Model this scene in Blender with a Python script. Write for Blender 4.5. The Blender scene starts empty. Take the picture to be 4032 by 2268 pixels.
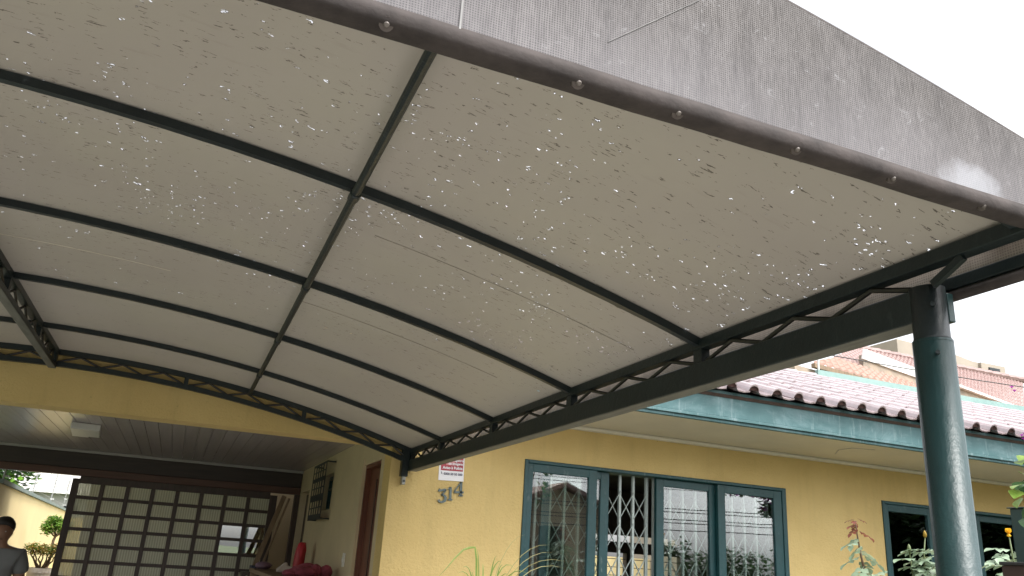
import bpy, bmesh, math, random
from mathutils import Vector, Matrix
random.seed(7)
SC = bpy.context.scene
COL = SC.collection
H = 1.5                                     # camera height; heights below are given relative to it
pi = math.pi

# ------------------------------------------------------------------ camera
cam_d = bpy.data.cameras.new('camera'); cam = bpy.data.objects.new('camera', cam_d); COL.objects.link(cam)
cam_d.sensor_width = 36.0; cam_d.lens = 36.0 * 3129.3 / 4032.0
cam_d.clip_start = 0.05; cam_d.clip_end = 2000
yaw, pit, rol = 0.36619683, 0.33149963, 0.06576875
r0 = Vector((math.cos(yaw), -math.sin(yaw), 0)); f0 = Vector((math.sin(yaw), math.cos(yaw), 0)); u0 = Vector((0, 0, 1))
fw = f0 * math.cos(pit) + u0 * math.sin(pit); up = u0 * math.cos(pit) - f0 * math.sin(pit)
rr = r0 * math.cos(rol) + up * math.sin(rol); uu = up * math.cos(rol) - r0 * math.sin(rol)
M = Matrix((rr, uu, -fw)).transposed().to_4x4(); M.translation = (0, 0, H)
cam.matrix_world = M
SC.camera = cam

# ------------------------------------------------------------------ world, sun, exposure
SUN_EL, SUN_AZ = math.radians(56), math.radians(150)     # azimuth clockwise from +y: behind the camera, to the right
w = bpy.data.worlds.new('World'); SC.world = w; w.use_nodes = True
nt = w.node_tree; nt.nodes.clear()
def wn(t): return nt.nodes.new(t)
sky = wn('ShaderNodeTexSky'); sky.sky_type = 'NISHITA'; sky.sun_disc = False
sky.sun_elevation = SUN_EL; sky.sun_rotation = SUN_AZ; sky.air_density = 1.0; sky.dust_density = 4.0
hs = wn('ShaderNodeHueSaturation'); hs.inputs['Saturation'].default_value = 0.10
tc = wn('ShaderNodeTexCoord'); mp = wn('ShaderNodeMapping'); mp.inputs['Scale'].default_value = (1.6, 1.6, 4.5)
nz = wn('ShaderNodeTexNoise'); nz.inputs['Scale'].default_value = 1.7; nz.inputs['Detail'].default_value = 6; nz.inputs['Roughness'].default_value = 0.55
rp = wn('ShaderNodeValToRGB'); rp.color_ramp.elements[0].position = 0.36; rp.color_ramp.elements[0].color = (1.0, 1.01, 1.04, 1)
rp.color_ramp.elements[1].position = 0.62; rp.color_ramp.elements[1].color = (1.4, 1.4, 1.4, 1)
mx = wn('ShaderNodeMix'); mx.data_type = 'RGBA'; mx.blend_type = 'MULTIPLY'; mx.inputs[0].default_value = 1.0
bg = wn('ShaderNodeBackground'); bg.inputs['Strength'].default_value = 0.15
wo = wn('ShaderNodeOutputWorld')
L = nt.links.new
L(sky.outputs[0], hs.inputs['Color']); L(tc.outputs['Generated'], mp.inputs[0]); L(mp.outputs[0], nz.inputs['Vector'])
L(nz.outputs['Fac'], rp.inputs[0]); L(hs.outputs[0], mx.inputs[6]); L(rp.outputs[0], mx.inputs[7])
L(mx.outputs[2], bg.inputs['Color']); L(bg.outputs[0], wo.inputs[0])
sun_d = bpy.data.lights.new('sun', 'SUN'); sun_d.energy = 1.1; sun_d.angle = math.radians(10); sun_d.color = (1, 0.96, 0.9)
sun = bpy.data.objects.new('sun', sun_d); COL.objects.link(sun)
sd = Vector((math.sin(SUN_AZ) * math.cos(SUN_EL), math.cos(SUN_AZ) * math.cos(SUN_EL), math.sin(SUN_EL)))
sun.rotation_euler = sd.to_track_quat('Z', 'Y').to_euler(); sun.location = (0, 0, 30)
vs = SC.view_settings; vs.view_transform = 'Standard'; vs.look = 'None'; vs.exposure = 1.3; vs.gamma = 1; vs.use_curve_mapping = False
SC.cycles.max_bounces = 10; SC.cycles.diffuse_bounces = 5; SC.cycles.glossy_bounces = 4; SC.cycles.transparent_max_bounces = 12
SC.cycles.sample_clamp_indirect = 6.0

# ------------------------------------------------------------------ material helpers
class NT:
    def __init__(s, name):
        s.m = bpy.data.materials.new(name); s.m.use_nodes = True; s.t = s.m.node_tree; s.t.nodes.clear()
        s.out = s.n('ShaderNodeOutputMaterial')
    def n(s, t, **kw):
        nd = s.t.nodes.new(t)
        for k, v in kw.items(): setattr(nd, k, v)
        return nd
    def l(s, a, b): s.t.links.new(a, b)
    def coord(s, scale=(1, 1, 1), obj=True, rot=(0, 0, 0)):
        if obj == 'world':
            g = s.n('ShaderNodeNewGeometry'); o = g.outputs['Position']
        else:
            t = s.n('ShaderNodeTexCoord'); o = t.outputs['Object']
        m = s.n('ShaderNodeMapping'); m.inputs['Scale'].default_value = scale; m.inputs['Rotation'].default_value = rot
        s.l(o, m.inputs[0]); return m.outputs[0]
    def noise(s, vec, scale, detail=4, rough=0.55, dist=0.0):
        n = s.n('ShaderNodeTexNoise'); s.l(vec, n.inputs['Vector'])
        n.inputs['Scale'].default_value = scale; n.inputs['Detail'].default_value = detail
        n.inputs['Roughness'].default_value = rough; n.inputs['Distortion'].default_value = dist
        return n.outputs['Fac']
    def ramp(s, fac, p0, p1, c0=(0, 0, 0, 1), c1=(1, 1, 1, 1)):
        r = s.n('ShaderNodeValToRGB'); e = r.color_ramp.elements
        e[0].position = p0; e[1].position = p1; e[0].color = c4(c0); e[1].color = c4(c1)
        s.l(fac, r.inputs[0]); return r.outputs[0]
    def mix(s, fac, a, b, blend='MIX'):
        m = s.n('ShaderNodeMix', data_type='RGBA', blend_type=blend)
        for sock, v in ((m.inputs[0], fac), (m.inputs[6], a), (m.inputs[7], b)):
            if hasattr(v, 'links') or isinstance(v, bpy.types.NodeSocket): s.l(v, sock)
            else: sock.default_value = c4(v) if sock != m.inputs[0] else v
        return m.outputs[2]
    def math(s, op, a, b=0.0, c=0.0):
        m = s.n('ShaderNodeMath', operation=op)
        for i, v in enumerate((a, b, c)):
            if isinstance(v, bpy.types.NodeSocket): s.l(v, m.inputs[i])
            else: m.inputs[i].default_value = v
        return m.outputs[0]
    def bsdf(s, col, rough=0.5, metal=0.0, spec=0.5, coat=0.0):
        b = s.n('ShaderNodeBsdfPrincipled')
        if isinstance(col, bpy.types.NodeSocket): s.l(col, b.inputs['Base Color'])
        else: b.inputs['Base Color'].default_value = c4(col)
        if isinstance(rough, bpy.types.NodeSocket): s.l(rough, b.inputs['Roughness'])
        else: b.inputs['Roughness'].default_value = rough
        b.inputs['Metallic'].default_value = metal; b.inputs['Specular IOR Level'].default_value = spec
        b.inputs['Coat Weight'].default_value = coat
        return b
    def bump(s, b, h, strength=0.3, dist=0.01):
        n = s.n('ShaderNodeBump'); n.inputs['Strength'].default_value = strength; n.inputs['Distance'].default_value = dist
        s.l(h, n.inputs['Height']); s.l(n.outputs[0], b.inputs['Normal'])
    def end(s, b): s.l(b.outputs[0], s.out.inputs[0]); return s.m
def c4(c): return tuple(c) if len(c) == 4 else (c[0], c[1], c[2], 1)
MATS = {}
def mat(name, col, rough=0.5, var=0.15, vscale=6, bump=0.0, bscale=60, bdist=0.003, spec=0.5, metal=0, stretch=(1, 1, 1), col2=None, lo=0.35, hi=0.65, coat=0):
    """plain painted/rendered surface: two tones mixed by noise, fine relief"""
    t = NT(name); v = t.coord(stretch, 'world')
    f = t.noise(v, vscale, 6, 0.6)
    c2 = col2 or tuple(x * (1 - var) for x in col)
    c = t.ramp(f, lo, hi, c2, col)
    b = t.bsdf(c, rough, metal, spec, coat)
    if bump: t.bump(b, t.noise(v, bscale, 4, 0.6), bump, bdist)
    MATS[name] = t.end(b); return MATS[name]

# ------------------------------------------------------------------ mesh helpers
class MB:
    """collects shapes (in the rel-height world frame) and links them as ONE mesh object"""
    def __init__(s): s.v = []; s.f = []; s.mi = []
    def add(s, vs, fs, mi=0):
        o = len(s.v); s.v += [Vector(v) for v in vs]; s.f += [[i + o for i in f] for f in fs]; s.mi += [mi] * len(fs); return s
    def box(s, x0, x1, y0, y1, z0, z1, mi=0):
        vs = [(x, y, z) for x in (x0, x1) for y in (y0, y1) for z in (z0, z1)]
        return s.add(vs, [(0, 1, 3, 2), (4, 6, 7, 5), (0, 4, 5, 1), (2, 3, 7, 6), (0, 2, 6, 4), (1, 5, 7, 3)], mi)
    def bar(s, a, b, w, h, upv=(0, 0, 1), mi=0):
        a = Vector(a); b = Vector(b); d = (b - a).normalized(); upv = Vector(upv)
        sd = d.cross(upv)
        if sd.length < 1e-4: sd = d.cross(Vector((1, 0, 0)))
        sd.normalize(); u = sd.cross(d)
        vs = [p + sd * (sx * w / 2) + u * (sz * h / 2) for p in (a, b) for sx, sz in ((-1, -1), (1, -1), (1, 1), (-1, 1))]
        return s.add(vs, [(3, 2, 1, 0), (4, 5, 6, 7), (0, 1, 5, 4), (1, 2, 6, 5), (2, 3, 7, 6), (3, 0, 4, 7)], mi)
    def tube(s, pts, r, n=8, cap=True, mi=0):
        pts = [Vector(p) for p in pts]; m = len(pts)
        rs = r if isinstance(r, (list, tuple)) else [r] * m
        vs = []; fs = []; ref = None
        for i, p in enumerate(pts):
            d = (pts[min(i + 1, m - 1)] - pts[max(i - 1, 0)])
            if d.length < 1e-9: d = Vector((0, 0, 1))
            d.normalize()
            if ref is None:
                ref = d.orthogonal().normalized()
            ref = (ref - d * ref.dot(d))
            if ref.length < 1e-6: ref = d.orthogonal()
            ref.normalize(); bt = d.cross(ref)
            for k in range(n):
                a = 2 * pi * k / n; vs.append(p + (ref * math.cos(a) + bt * math.sin(a)) * rs[i])
        for i in range(m - 1):
            for k in range(n):
                k2 = (k + 1) % n; fs.append((i * n + k, i * n + k2, (i + 1) * n + k2, (i + 1) * n + k))
        if cap: fs.append(tuple(range(n))[::-1]); fs.append(tuple((m - 1) * n + k for k in range(n)))
        return s.add(vs, fs, mi)
    def sweep(s, pts, w, h, upv=(0, 0, 1), mi=0):
        """rectangular section swept along a polyline; section stays upright"""
        pts = [Vector(p) for p in pts]; m = len(pts); vs = []; fs = []
        for i, p in enumerate(pts):
            d = (pts[min(i + 1, m - 1)] - pts[max(i - 1, 0)]).normalized()
            sd = d.cross(Vector(upv)).normalized(); u = sd.cross(d)
            vs += [p + sd * (sx * w / 2) + u * (sz * h / 2) for sx, sz in ((-1, -1), (1, -1), (1, 1), (-1, 1))]
        for i in range(m - 1):
            for k in range(4):
                k2 = (k + 1) % 4; fs.append((i * 4 + k, i * 4 + k2, (i + 1) * 4 + k2, (i + 1) * 4 + k))
        fs += [(3, 2, 1, 0), tuple((m - 1) * 4 + k for k in range(4))]
        return s.add(vs, fs, mi)
    def lathe(s, base, prof, n=16, mi=0):
        bx, by, bz = base; vs = []; fs = []; m = len(prof)
        for r, z in prof:
            for k in range(n):
                a = 2 * pi * k / n; vs.append((bx + r * math.cos(a), by + r * math.sin(a), bz + z))
        for i in range(m - 1):
            for k in range(n):
                k2 = (k + 1) % n; fs.append((i * n + k, i * n + k2, (i + 1) * n + k2, (i + 1) * n + k))
        fs.append(tuple(range(n))[::-1]); fs.append(tuple((m - 1) * n + k for k in range(n)))
        return s.add(vs, fs, mi)
    def blob(s, c, r, jitter=0.0, seg=10, ring=7, mi=0, rnd=random):
        vs = []; fs = []; c = Vector(c)
        for i in range(ring + 1):
            th = pi * i / ring
            for k in range(seg):
                a = 2 * pi * k / seg; j = 1 + rnd.uniform(-jitter, jitter)
                vs.append(c + Vector((r[0] * math.sin(th) * math.cos(a) * j, r[1] * math.sin(th) * math.sin(a) * j, r[2] * math.cos(th) * j)))
        for i in range(ring):
            for k in range(seg):
                k2 = (k + 1) % seg; fs.append((i * seg + k, (i + 1) * seg + k, (i + 1) * seg + k2, i * seg + k2))
        return s.add(vs, fs, mi)
    def prism(s, poly, d, mi=0):
        """poly: 3D outline, extruded by vector d"""
        d = Vector(d); n = len(poly); vs = [Vector(p) for p in poly] + [Vector(p) + d for p in poly]
        fs = [tuple(range(n))[::-1], tuple(range(n, 2 * n))] + [(i, (i + 1) % n, n + (i + 1) % n, n + i) for i in range(n)]
        return s.add(vs, fs, mi)
    def build(s, name, mats, parent=None, smooth=False, bevel=0, fix=True, local=None):
        me = bpy.data.meshes.new(name)
        org = Vector((0, 0, 0))
        p = parent
        while p is not None: org += p.location; p = p.parent
        loc = Vector(local) if local is not None else Vector((0, 0, 0))
        me.from_pydata([tuple(v + Vector((0, 0, H)) - org - loc) for v in s.v], [], s.f)
        for m_ in (mats if isinstance(mats, (list, tuple)) else [mats]): me.materials.append(m_)
        if any(s.mi): me.polygons.foreach_set('material_index', s.mi)
        if fix:
            b = bmesh.new(); b.from_mesh(me); bmesh.ops.recalc_face_normals(b, faces=b.faces); b.to_mesh(me); b.free()
        if smooth: me.polygons.foreach_set('use_smooth', [True] * len(me.polygons))
        o = bpy.data.objects.new(name, me); COL.objects.link(o)
        o.parent = parent; o.location = loc
        if bevel:
            bv = o.modifiers.new('bevel', 'BEVEL'); bv.width = bevel; bv.segments = 2; bv.limit_method = 'ANGLE'
        return o
def tag(o, label=None, cat=None, group=None, kind=None):
    for k, v in (('label', label), ('category', cat), ('group', group), ('kind', kind)):
        if v: o[k] = v
    return o
def thing(name, loc, label, cat, group=None):
    o = bpy.data.objects.new(name, None); COL.objects.link(o); o.location = (loc[0], loc[1], loc[2] + H); o.empty_display_size = 0.1
    return tag(o, label, cat, group)
def part(name, parent, loc=(0, 0, 0)):
    """an Empty standing for a part that has sub-parts (location in the rel-height world frame)"""
    o = bpy.data.objects.new(name, None); COL.objects.link(o); o.parent = parent; o.empty_display_size = 0.1
    org = Vector((0, 0, 0)); p = parent
    while p is not None: org += p.location; p = p.parent
    o.location = Vector((loc[0], loc[1], loc[2] + H)) - org
    return o
def inst(src, name, parent, loc=None, rot=None, scale=None, world=None):
    """another object on the same mesh data"""
    o = src.copy(); o.name = name; COL.objects.link(o); o.parent = parent
    if loc is not None: o.location = loc
    if rot is not None: o.rotation_euler = rot
    if scale is not None: o.scale = scale
    return o

# ------------------------------------------------------------------ materials
def stucco():
    t = NT('yellow_stucco'); v = t.coord((1, 1, 1), 'world')
    c = t.ramp(t.noise(v, 1.3, 6, 0.6), 0.3, 0.7, (0.60, 0.438, 0.18), (0.69, 0.52, 0.23))
    sp = t.noise(v, 38, 3, 0.6)
    c = t.mix(t.ramp(sp, 0.68, 0.76), c, (0.38, 0.27, 0.11))
    c = t.mix(t.math('MULTIPLY', t.ramp(t.noise(t.coord((7, 7, 0.9), 'world'), 1.0, 6, 0.7), 0.5, 0.8), 0.35), c, (0.40, 0.30, 0.13))
    b = t.bsdf(c, 0.85, 0, 0.3)
    h = t.math('ADD', t.noise(v, 75, 4, 0.65), t.math('MULTIPLY', t.noise(v, 22, 2, 0.5), 0.7))
    t.bump(b, h, 0.65, 0.008)
    MATS['yellow_stucco'] = t.end(b)
stucco()
def canvas():
    """aged white canopy canvas: pin holes, flaking and grime, thin enough to let some light through"""
    t = NT('canopy_canvas')
    g = t.n('ShaderNodeNewGeometry'); sep = t.n('ShaderNodeSeparateXYZ'); t.l(g.outputs['Position'], sep.inputs[0])
    cmb = t.n('ShaderNodeCombineXYZ'); t.l(sep.outputs[0], cmb.inputs[0]); t.l(sep.outputs[1], cmb.inputs[1])
    def mapped(sc, off=(0, 0, 0)):
        m = t.n('ShaderNodeMapping'); m.inputs['Scale'].default_value = sc; m.inputs['Location'].default_value = off
        t.l(cmb.outputs[0], m.inputs[0]); return m.outputs[0]
    v1 = mapped((1, 1, 1))
    # where the canvas has perished: patchy, worst at the street end
    wear = t.noise(v1, 2.6, 3, 0.6)
    grad = t.n('ShaderNodeMapRange'); grad.inputs['From Min'].default_value = 4.8; grad.inputs['From Max'].default_value = 2.6
    grad.inputs['To Min'].default_value = -0.26; grad.inputs['To Max'].default_value = 0.10
    t.l(sep.outputs[1], grad.inputs['Value'])
    amt = t.math('ADD', wear, grad.outputs[0])
    def cells(sc, off, thr_lo, rad, warp):
        base = mapped(sc, off)
        nzv = t.n('ShaderNodeTexNoise'); nzv.inputs['Scale'].default_value = 1.9; nzv.inputs['Detail'].default_value = 3; t.l(base, nzv.inputs['Vector'])
        vm = t.n('ShaderNodeVectorMath', operation='MULTIPLY_ADD'); t.l(nzv.outputs['Color'], vm.inputs[0]); vm.inputs[1].default_value = (warp, warp, 0); t.l(base, vm.inputs[2])
        vo = t.n('ShaderNodeTexVoronoi'); vo.voronoi_dimensions = '2D'; vo.inputs['Scale'].default_value = 1.0; t.l(vm.outputs[0], vo.inputs['Vector'])
        sc3 = t.n('ShaderNodeSeparateColor'); t.l(vo.outputs['Color'], sc3.inputs[0])
        pick = t.math('GREATER_THAN', t.math('ADD', sc3.outputs[0], t.math('MULTIPLY', amt, 0.5)), thr_lo)
        rr_ = t.math('MULTIPLY', sc3.outputs[1], rad)
        hit = t.math('LESS_THAN', vo.outputs['Distance'], t.math('ADD', rr_, rad * 0.35))
        halo = t.math('LESS_THAN', vo.outputs['Distance'], t.math('ADD', rr_, rad * 1.6))
        return t.math('MULTIPLY', pick, hit), t.math('MULTIPLY', pick, halo)
    h1, halo1 = cells((30, 44, 1), (3.1, 1.7, 0), 1.205, 0.075, 1.5)
    h2, halo2 = cells((72, 96, 1), (9.1, 5.7, 0), 1.285, 0.16, 1.8)
    hole = t.math('MAXIMUM', h1, h2)
    d1, _h = cells((17, 66, 1), (3.0, 2.2, 0), 1.00, 0.125, 1.9)
    d2, _h = cells((40, 135, 1), (1.0, 7.2, 0), 1.17, 0.16, 2.0)
    streak = t.noise(mapped((26, 105, 1)), 1.0, 4, 0.7, 0.8)
    rim = t.math('MULTIPLY', t.math('MAXIMUM', halo1, t.math('MULTIPLY', halo2, 0.7)), t.math('GREATER_THAN', streak, 0.50))
    dk = t.math('MAXIMUM', t.math('MAXIMUM', t.math('MULTIPLY', d1, t.math('GREATER_THAN', streak, 0.47)), d2), rim)
    base = t.ramp(t.noise(v1, 0.9, 4, 0.5), 0.3, 0.7, (0.335, 0.302, 0.26), (0.38, 0.348, 0.302))
    base = t.mix(t.ramp(t.noise(mapped((5, 30, 1)), 1.0, 5, 0.65), 0.60, 0.95), base, (0.27, 0.235, 0.20))
    base = t.mix(t.math('MULTIPLY', t.ramp(t.noise(v1, 1.7, 3, 0.5), 0.42, 0.6), 0.4), base, (0.37, 0.345, 0.278))
    col = t.mix(t.math('MULTIPLY', dk, 0.9), base, (0.07, 0.058, 0.045))
    b = t.bsdf(col, 0.55, 0, 0.3)
    t.bump(b, t.noise(v1, 160, 2, 0.5), 0.12, 0.001)
    tr = t.n('ShaderNodeBsdfTranslucent'); t.l(col, tr.inputs['Color'])
    m1 = t.n('ShaderNodeMixShader'); m1.inputs[0].default_value = 0.04; t.l(b.outputs[0], m1.inputs[1]); t.l(tr.outputs[0], m1.inputs[2])
    tp = t.n('ShaderNodeBsdfTransparent'); m2 = t.n('ShaderNodeMixShader')
    t.l(hole, m2.inputs[0]); t.l(m1.outputs[0], m2.inputs[1]); t.l(tp.outputs[0], m2.inputs[2])
    MATS['canvas'] = t.end(m2)
canvas()
def weave(name, dark, light, pitch=0.0042, stain=True):
    """coarse reinforced canvas: a net of threads with grime in the mesh, washed pale in places"""
    t = NT(name); g = t.n('ShaderNodeNewGeometry'); sep = t.n('ShaderNodeSeparateXYZ'); t.l(g.outputs['Position'], sep.inputs[0])
    v = t.coord((1, 1, 1), 'world'); k = 2 * pi / pitch
    along = t.math('ADD', sep.outputs[0], sep.outputs[1])
    jx = t.math('MULTIPLY', t.noise(v, 5, 2), 0.012)
    sx = t.math('SINE', t.math('MULTIPLY', t.math('ADD', along, jx), k)); sz = t.math('SINE', t.math('MULTIPLY', t.math('ADD', sep.outputs[2], jx), k))
    net = t.math('MAXIMUM', sx, sz)
    net = t.math('MULTIPLY_ADD', net, 0.5, 0.5)
    fib = t.noise(t.coord((260, 260, 40), 'world'), 1.0, 3, 0.7)
    grime = t.noise(t.coord((3, 3, 1.2), 'world'), 1.6, 6, 0.65)
    f = t.math('MULTIPLY', t.math('MULTIPLY_ADD', net, 0.55, t.math('MULTIPLY', fib, 0.55)), 1.0)
    c = t.ramp(f, 0.36, 0.98, dark, light)
    c = t.mix(t.ramp(grime, 0.35, 0.7), c, tuple(0.75 * x for x in dark), 'MIX') if not stain else t.mix(t.math('MULTIPLY', t.ramp(grime, 0.4, 0.75), 0.45), c, dark)
    if stain:
        sm = t.noise(v, 34, 6, 0.8, 0.8)
        c = t.mix(t.math('MULTIPLY', t.ramp(sm, 0.60, 0.72), 0.55), c, (0.40, 0.40, 0.41))
        st = t.noise(t.coord((55, 55, 7), 'world', (0, 0.12, 0)), 1.0, 5, 0.75)
        c = t.mix(t.math('MULTIPLY', t.ramp(st, 0.48, 0.75), 0.55), c, tuple(0.62 * x for x in dark))
        # pale washed band just above the hem
        edge = t.n('ShaderNodeMapRange'); edge.inputs['From Min'].default_value = H + 0.90; edge.inputs['From Max'].default_value = H + 0.70
        t.l(t.math('ADD', sep.outputs[2], t.math('MULTIPLY', t.math('SUBTRACT', t.noise(v, 5, 5, 0.7), 0.5), 0.22)), edge.inputs['Value'])
        c = t.mix(t.math('MULTIPLY', edge.outputs[0], 0.30), c, (0.29, 0.28, 0.30))
        # one bleached patch by the corner
        px = t.math('MULTIPLY', t.math('SUBTRACT', sep.outputs[0], 1.245), 11.0); pz = t.math('MULTIPLY', t.math('SUBTRACT', sep.outputs[2], H + 0.70), 16.0)
        dd = t.math('SQRT', t.math('ADD', t.math('MULTIPLY', px, px), t.math('MULTIPLY', pz, pz)))
        dd = t.math('ADD', dd, t.math('MULTIPLY', t.math('SUBTRACT', t.noise(v, 22, 4, 0.7), 0.5), 0.9))
        c = t.mix(t.ramp(dd, 0.45, 1.05, (0.5, 0.5, 0.5), (0, 0, 0)), c, (0.42, 0.43, 0.46))
    b = t.bsdf(c, 0.8, 0, 0.25)
    t.bump(b, f, 0.35, 0.0012)
    MATS[name] = t.end(b); return MATS[name]
weave('valance_weave', (0.028, 0.024, 0.022), (0.225, 0.21, 0.205))
weave('side_weave', (0.20, 0.165, 0.13), (0.46, 0.40, 0.34), 0.006, False)
mat('hem', (0.062, 0.050, 0.046), 0.9, 0.5, 14, 0.6, 45, 0.004)
def fascia_paint():
    t = NT('fascia_green'); v = t.coord((1, 1, 1), 'world')
    c = t.ramp(t.noise(v, 3.5, 6, 0.65), 0.3, 0.7, (0.038, 0.105, 0.110), (0.060, 0.140, 0.147))
    c = t.mix(t.math('MULTIPLY', t.ramp(t.noise(t.coord((2.2, 2.2, 4.5), 'world'), 1.0, 7, 0.72, 0.5), 0.48, 0.70), 0.7), c, (0.17, 0.26, 0.275))
    c = t.mix(t.math('MULTIPLY', t.ramp(t.noise(t.coord((28, 28, 3), 'world'), 1.0, 5, 0.7), 0.56, 0.70), 0.5), c, (0.28, 0.36, 0.37))
    c = t.mix(t.ramp(t.noise(v, 45, 2, 0.5), 0.77, 0.80), c, (0.08, 0.10, 0.10))
    b = t.bsdf(c, 0.62); t.bump(b, t.noise(v, 60, 4, 0.6), 0.25, 0.002); MATS['fascia_green'] = t.end(b)
fascia_paint()
def green_paint(name, col, rough, worn):
    t = NT(name); v = t.coord((1, 1, 1), 'world')
    c = t.ramp(t.noise(v, 7, 5, 0.6), 0.3, 0.7, tuple(0.72 * x for x in col), col)
    c = t.mix(t.math('MULTIPLY', t.ramp(t.noise(t.coord((30, 30, 9), 'world'), 1.0, 6, 0.7), 0.60, 0.72), worn), c, (0.34, 0.40, 0.38))
    b = t.bsdf(c, rough, 0, 0.5)
    t.bump(b, t.math('ADD', t.noise(v, 55, 4, 0.6), t.math('MULTIPLY', t.noise(v, 190, 3, 0.6), 0.4)), 0.45, 0.003)
    MATS[name] = t.end(b)
green_paint('steel_green', (0.010, 0.018, 0.020), 0.42, 0.05)
green_paint('post_green', (0.014, 0.046, 0.047), 0.43, 0.03)
green_paint('window_green', (0.010, 0.066, 0.074), 0.42, 0.22)
mat('web_steel', (0.035, 0.03, 0.026), 0.5, 0.4, 20)
mat('pale_underside', (0.17, 0.17, 0.15), 0.7, 0.35, 5, 0.2, 60, 0.002, stretch=(8, 1, 4))
mat('galvanised', (0.42, 0.42, 0.41), 0.42, 0.3, 25, metal=0.4)
mat('bolt_steel', (0.19, 0.165, 0.145), 0.5, 0.3, 60, metal=0.2)
mat('seam_grey', (0.30, 0.295, 0.29), 0.9, 0.3, 30)
mat('canvas_seam', (0.27, 0.24, 0.20), 0.8, 0.4, 9)
mat('washer', (0.11, 0.09, 0.08), 0.5, 0.3, 60, metal=0.3)
mat('soffit_cream', (0.66, 0.61, 0.50), 0.7, 0.10, 2.0, 0.08, 30, 0.002)
mat('trim_cream', (0.74, 0.70, 0.60), 0.65, 0.08, 3)
mat('interior_wall', (0.62, 0.51, 0.33), 0.8, 0.12, 2.0, 0.12, 90, 0.002)
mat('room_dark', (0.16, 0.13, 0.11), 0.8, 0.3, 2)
mat('room_floor', (0.20, 0.13, 0.08), 0.4, 0.3, 3)
def wood(name, a, b_, rough=0.45, s=(30, 30, 2.5)):
    t = NT(name); v = t.coord(s, 'world')
    c = t.ramp(t.noise(v, 1.0, 6, 0.65, 0.4), 0.3, 0.7, a, b_)
    b = t.bsdf(c, rough, 0, 0.5); t.bump(b, t.noise(v, 2.2, 4, 0.6), 0.2, 0.002); MATS[name] = t.end(b)
wood('door_wood', (0.10, 0.032, 0.018), (0.21, 0.075, 0.040), 0.35)
wood('dark_wood', (0.040, 0.025, 0.021), (0.075, 0.046, 0.038), 0.45)
wood('header_wood', (0.026, 0.018, 0.016), (0.050, 0.033, 0.027), 0.5, (2.5, 30, 30))
wood('rail_wood', (0.075, 0.035, 0.025), (0.13, 0.06, 0.042), 0.5, (2.5, 30, 30))
wood('plank_wood', (0.16, 0.105, 0.062), (0.30, 0.21, 0.13), 0.6)
wood('board_pvc', (0.36, 0.31, 0.305), (0.40, 0.35, 0.345), 0.22, (25, 1.2, 25))
mat('board_joint', (0.62, 0.56, 0.52), 0.6, 0.1, 3)
mat('moulding', (0.40, 0.38, 0.37), 0.5, 0.15, 4)
mat('lamp_white', (0.62, 0.61, 0.58), 0.4, 0.05, 4)
mat('lamp_louvre', (0.80, 0.80, 0.78), 0.3, 0.05, 4)
mat('switch_white', (0.75, 0.73, 0.68), 0.4, 0.04, 4)
def tilemat(name, a, b_, rough, lich=0.3):
    t = NT(name); oi = t.n('ShaderNodeObjectInfo'); v = t.coord((1, 1, 1), 'world')
    c = t.ramp(t.noise(v, 9, 6, 0.65), 0.3, 0.72, a, b_)
    c = t.mix(t.math('MULTIPLY', oi.outputs['Random'], 0.35), c, tuple(1.35 * x for x in b_))
    c = t.mix(t.math('MULTIPLY', t.ramp(t.noise(v, 34, 5, 0.7), 0.62, 0.72), lich), c, (0.45, 0.42, 0.38))
    b = t.bsdf(c, rough, 0, 1.0 if rough < .2 else 0.4, 1.0 if rough < .2 else 0)
    if rough < .2: b.inputs['Coat IOR'].default_value = 2.0; b.inputs['Coat Roughness'].default_value = 0.12
    t.bump(b, t.noise(v, 70, 3, 0.6), 0.15, 0.002); MATS[name] = t.end(b)
tilemat('glazed_tile', (0.22, 0.155, 0.155), (0.37, 0.30, 0.31), 0.15)
tilemat('pink_tile', (0.22, 0.14, 0.125), (0.31, 0.21, 0.195), 0.5, 0.4)
tilemat('orange_tile', (0.28, 0.165, 0.125), (0.35, 0.225, 0.18), 0.6, 0.4)
def flashing():
    t = NT('flashing'); v = t.coord((1, 1, 1), 'world')
    c = t.ramp(t.noise(v, 2.5, 6, 0.7), 0.3, 0.7, (0.17, 0.28, 0.26), (0.27, 0.40, 0.37))
    b = t.bsdf(c, 0.65); MATS['flashing'] = t.end(b)
flashing()
mat('tile_mortar', (0.085, 0.042, 0.036), 0.95, 0.4, 40, 0.3, 90)
mat('cream_render', (0.40, 0.345, 0.28), 0.85, 0.12, 1.2, 0.1, 30)
mat('raw_concrete', (0.42, 0.33, 0.25), 0.9, 0.35, 2.2, 0.3, 25, 0.01, col2=(0.26, 0.22, 0.18))
mat('white_capping', (0.80, 0.79, 0.77), 0.7, 0.2, 3, 0.2, 20, 0.006)
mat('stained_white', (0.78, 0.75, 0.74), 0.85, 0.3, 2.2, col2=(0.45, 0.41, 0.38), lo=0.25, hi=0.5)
mat('shade_grey', (0.42, 0.42, 0.40), 0.85, 0.15, 2)  # for the wall lying in shadow: its shade is put into the grey
mat('boundary_yellow', (0.74, 0.60, 0.32), 0.85, 0.08, 1.5, 0.1, 60)
mat('coping_grey', (0.20, 0.25, 0.235), 0.8, 0.2, 4)
mat('white_pot', (0.80, 0.75, 0.72), 0.5, 0.06, 3)
mat('garden_soil', (0.075, 0.075, 0.04), 0.95, 0.4, 5, 0.4, 25, 0.01)
mat('soil', (0.06, 0.045, 0.03), 0.95, 0.3, 20)
mat('bark', (0.16, 0.11, 0.07), 0.9, 0.4, 30, 0.4, 60, 0.004)
mat('dark_bark', (0.07, 0.055, 0.045), 0.9, 0.4, 20, 0.4, 40, 0.006)
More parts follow.
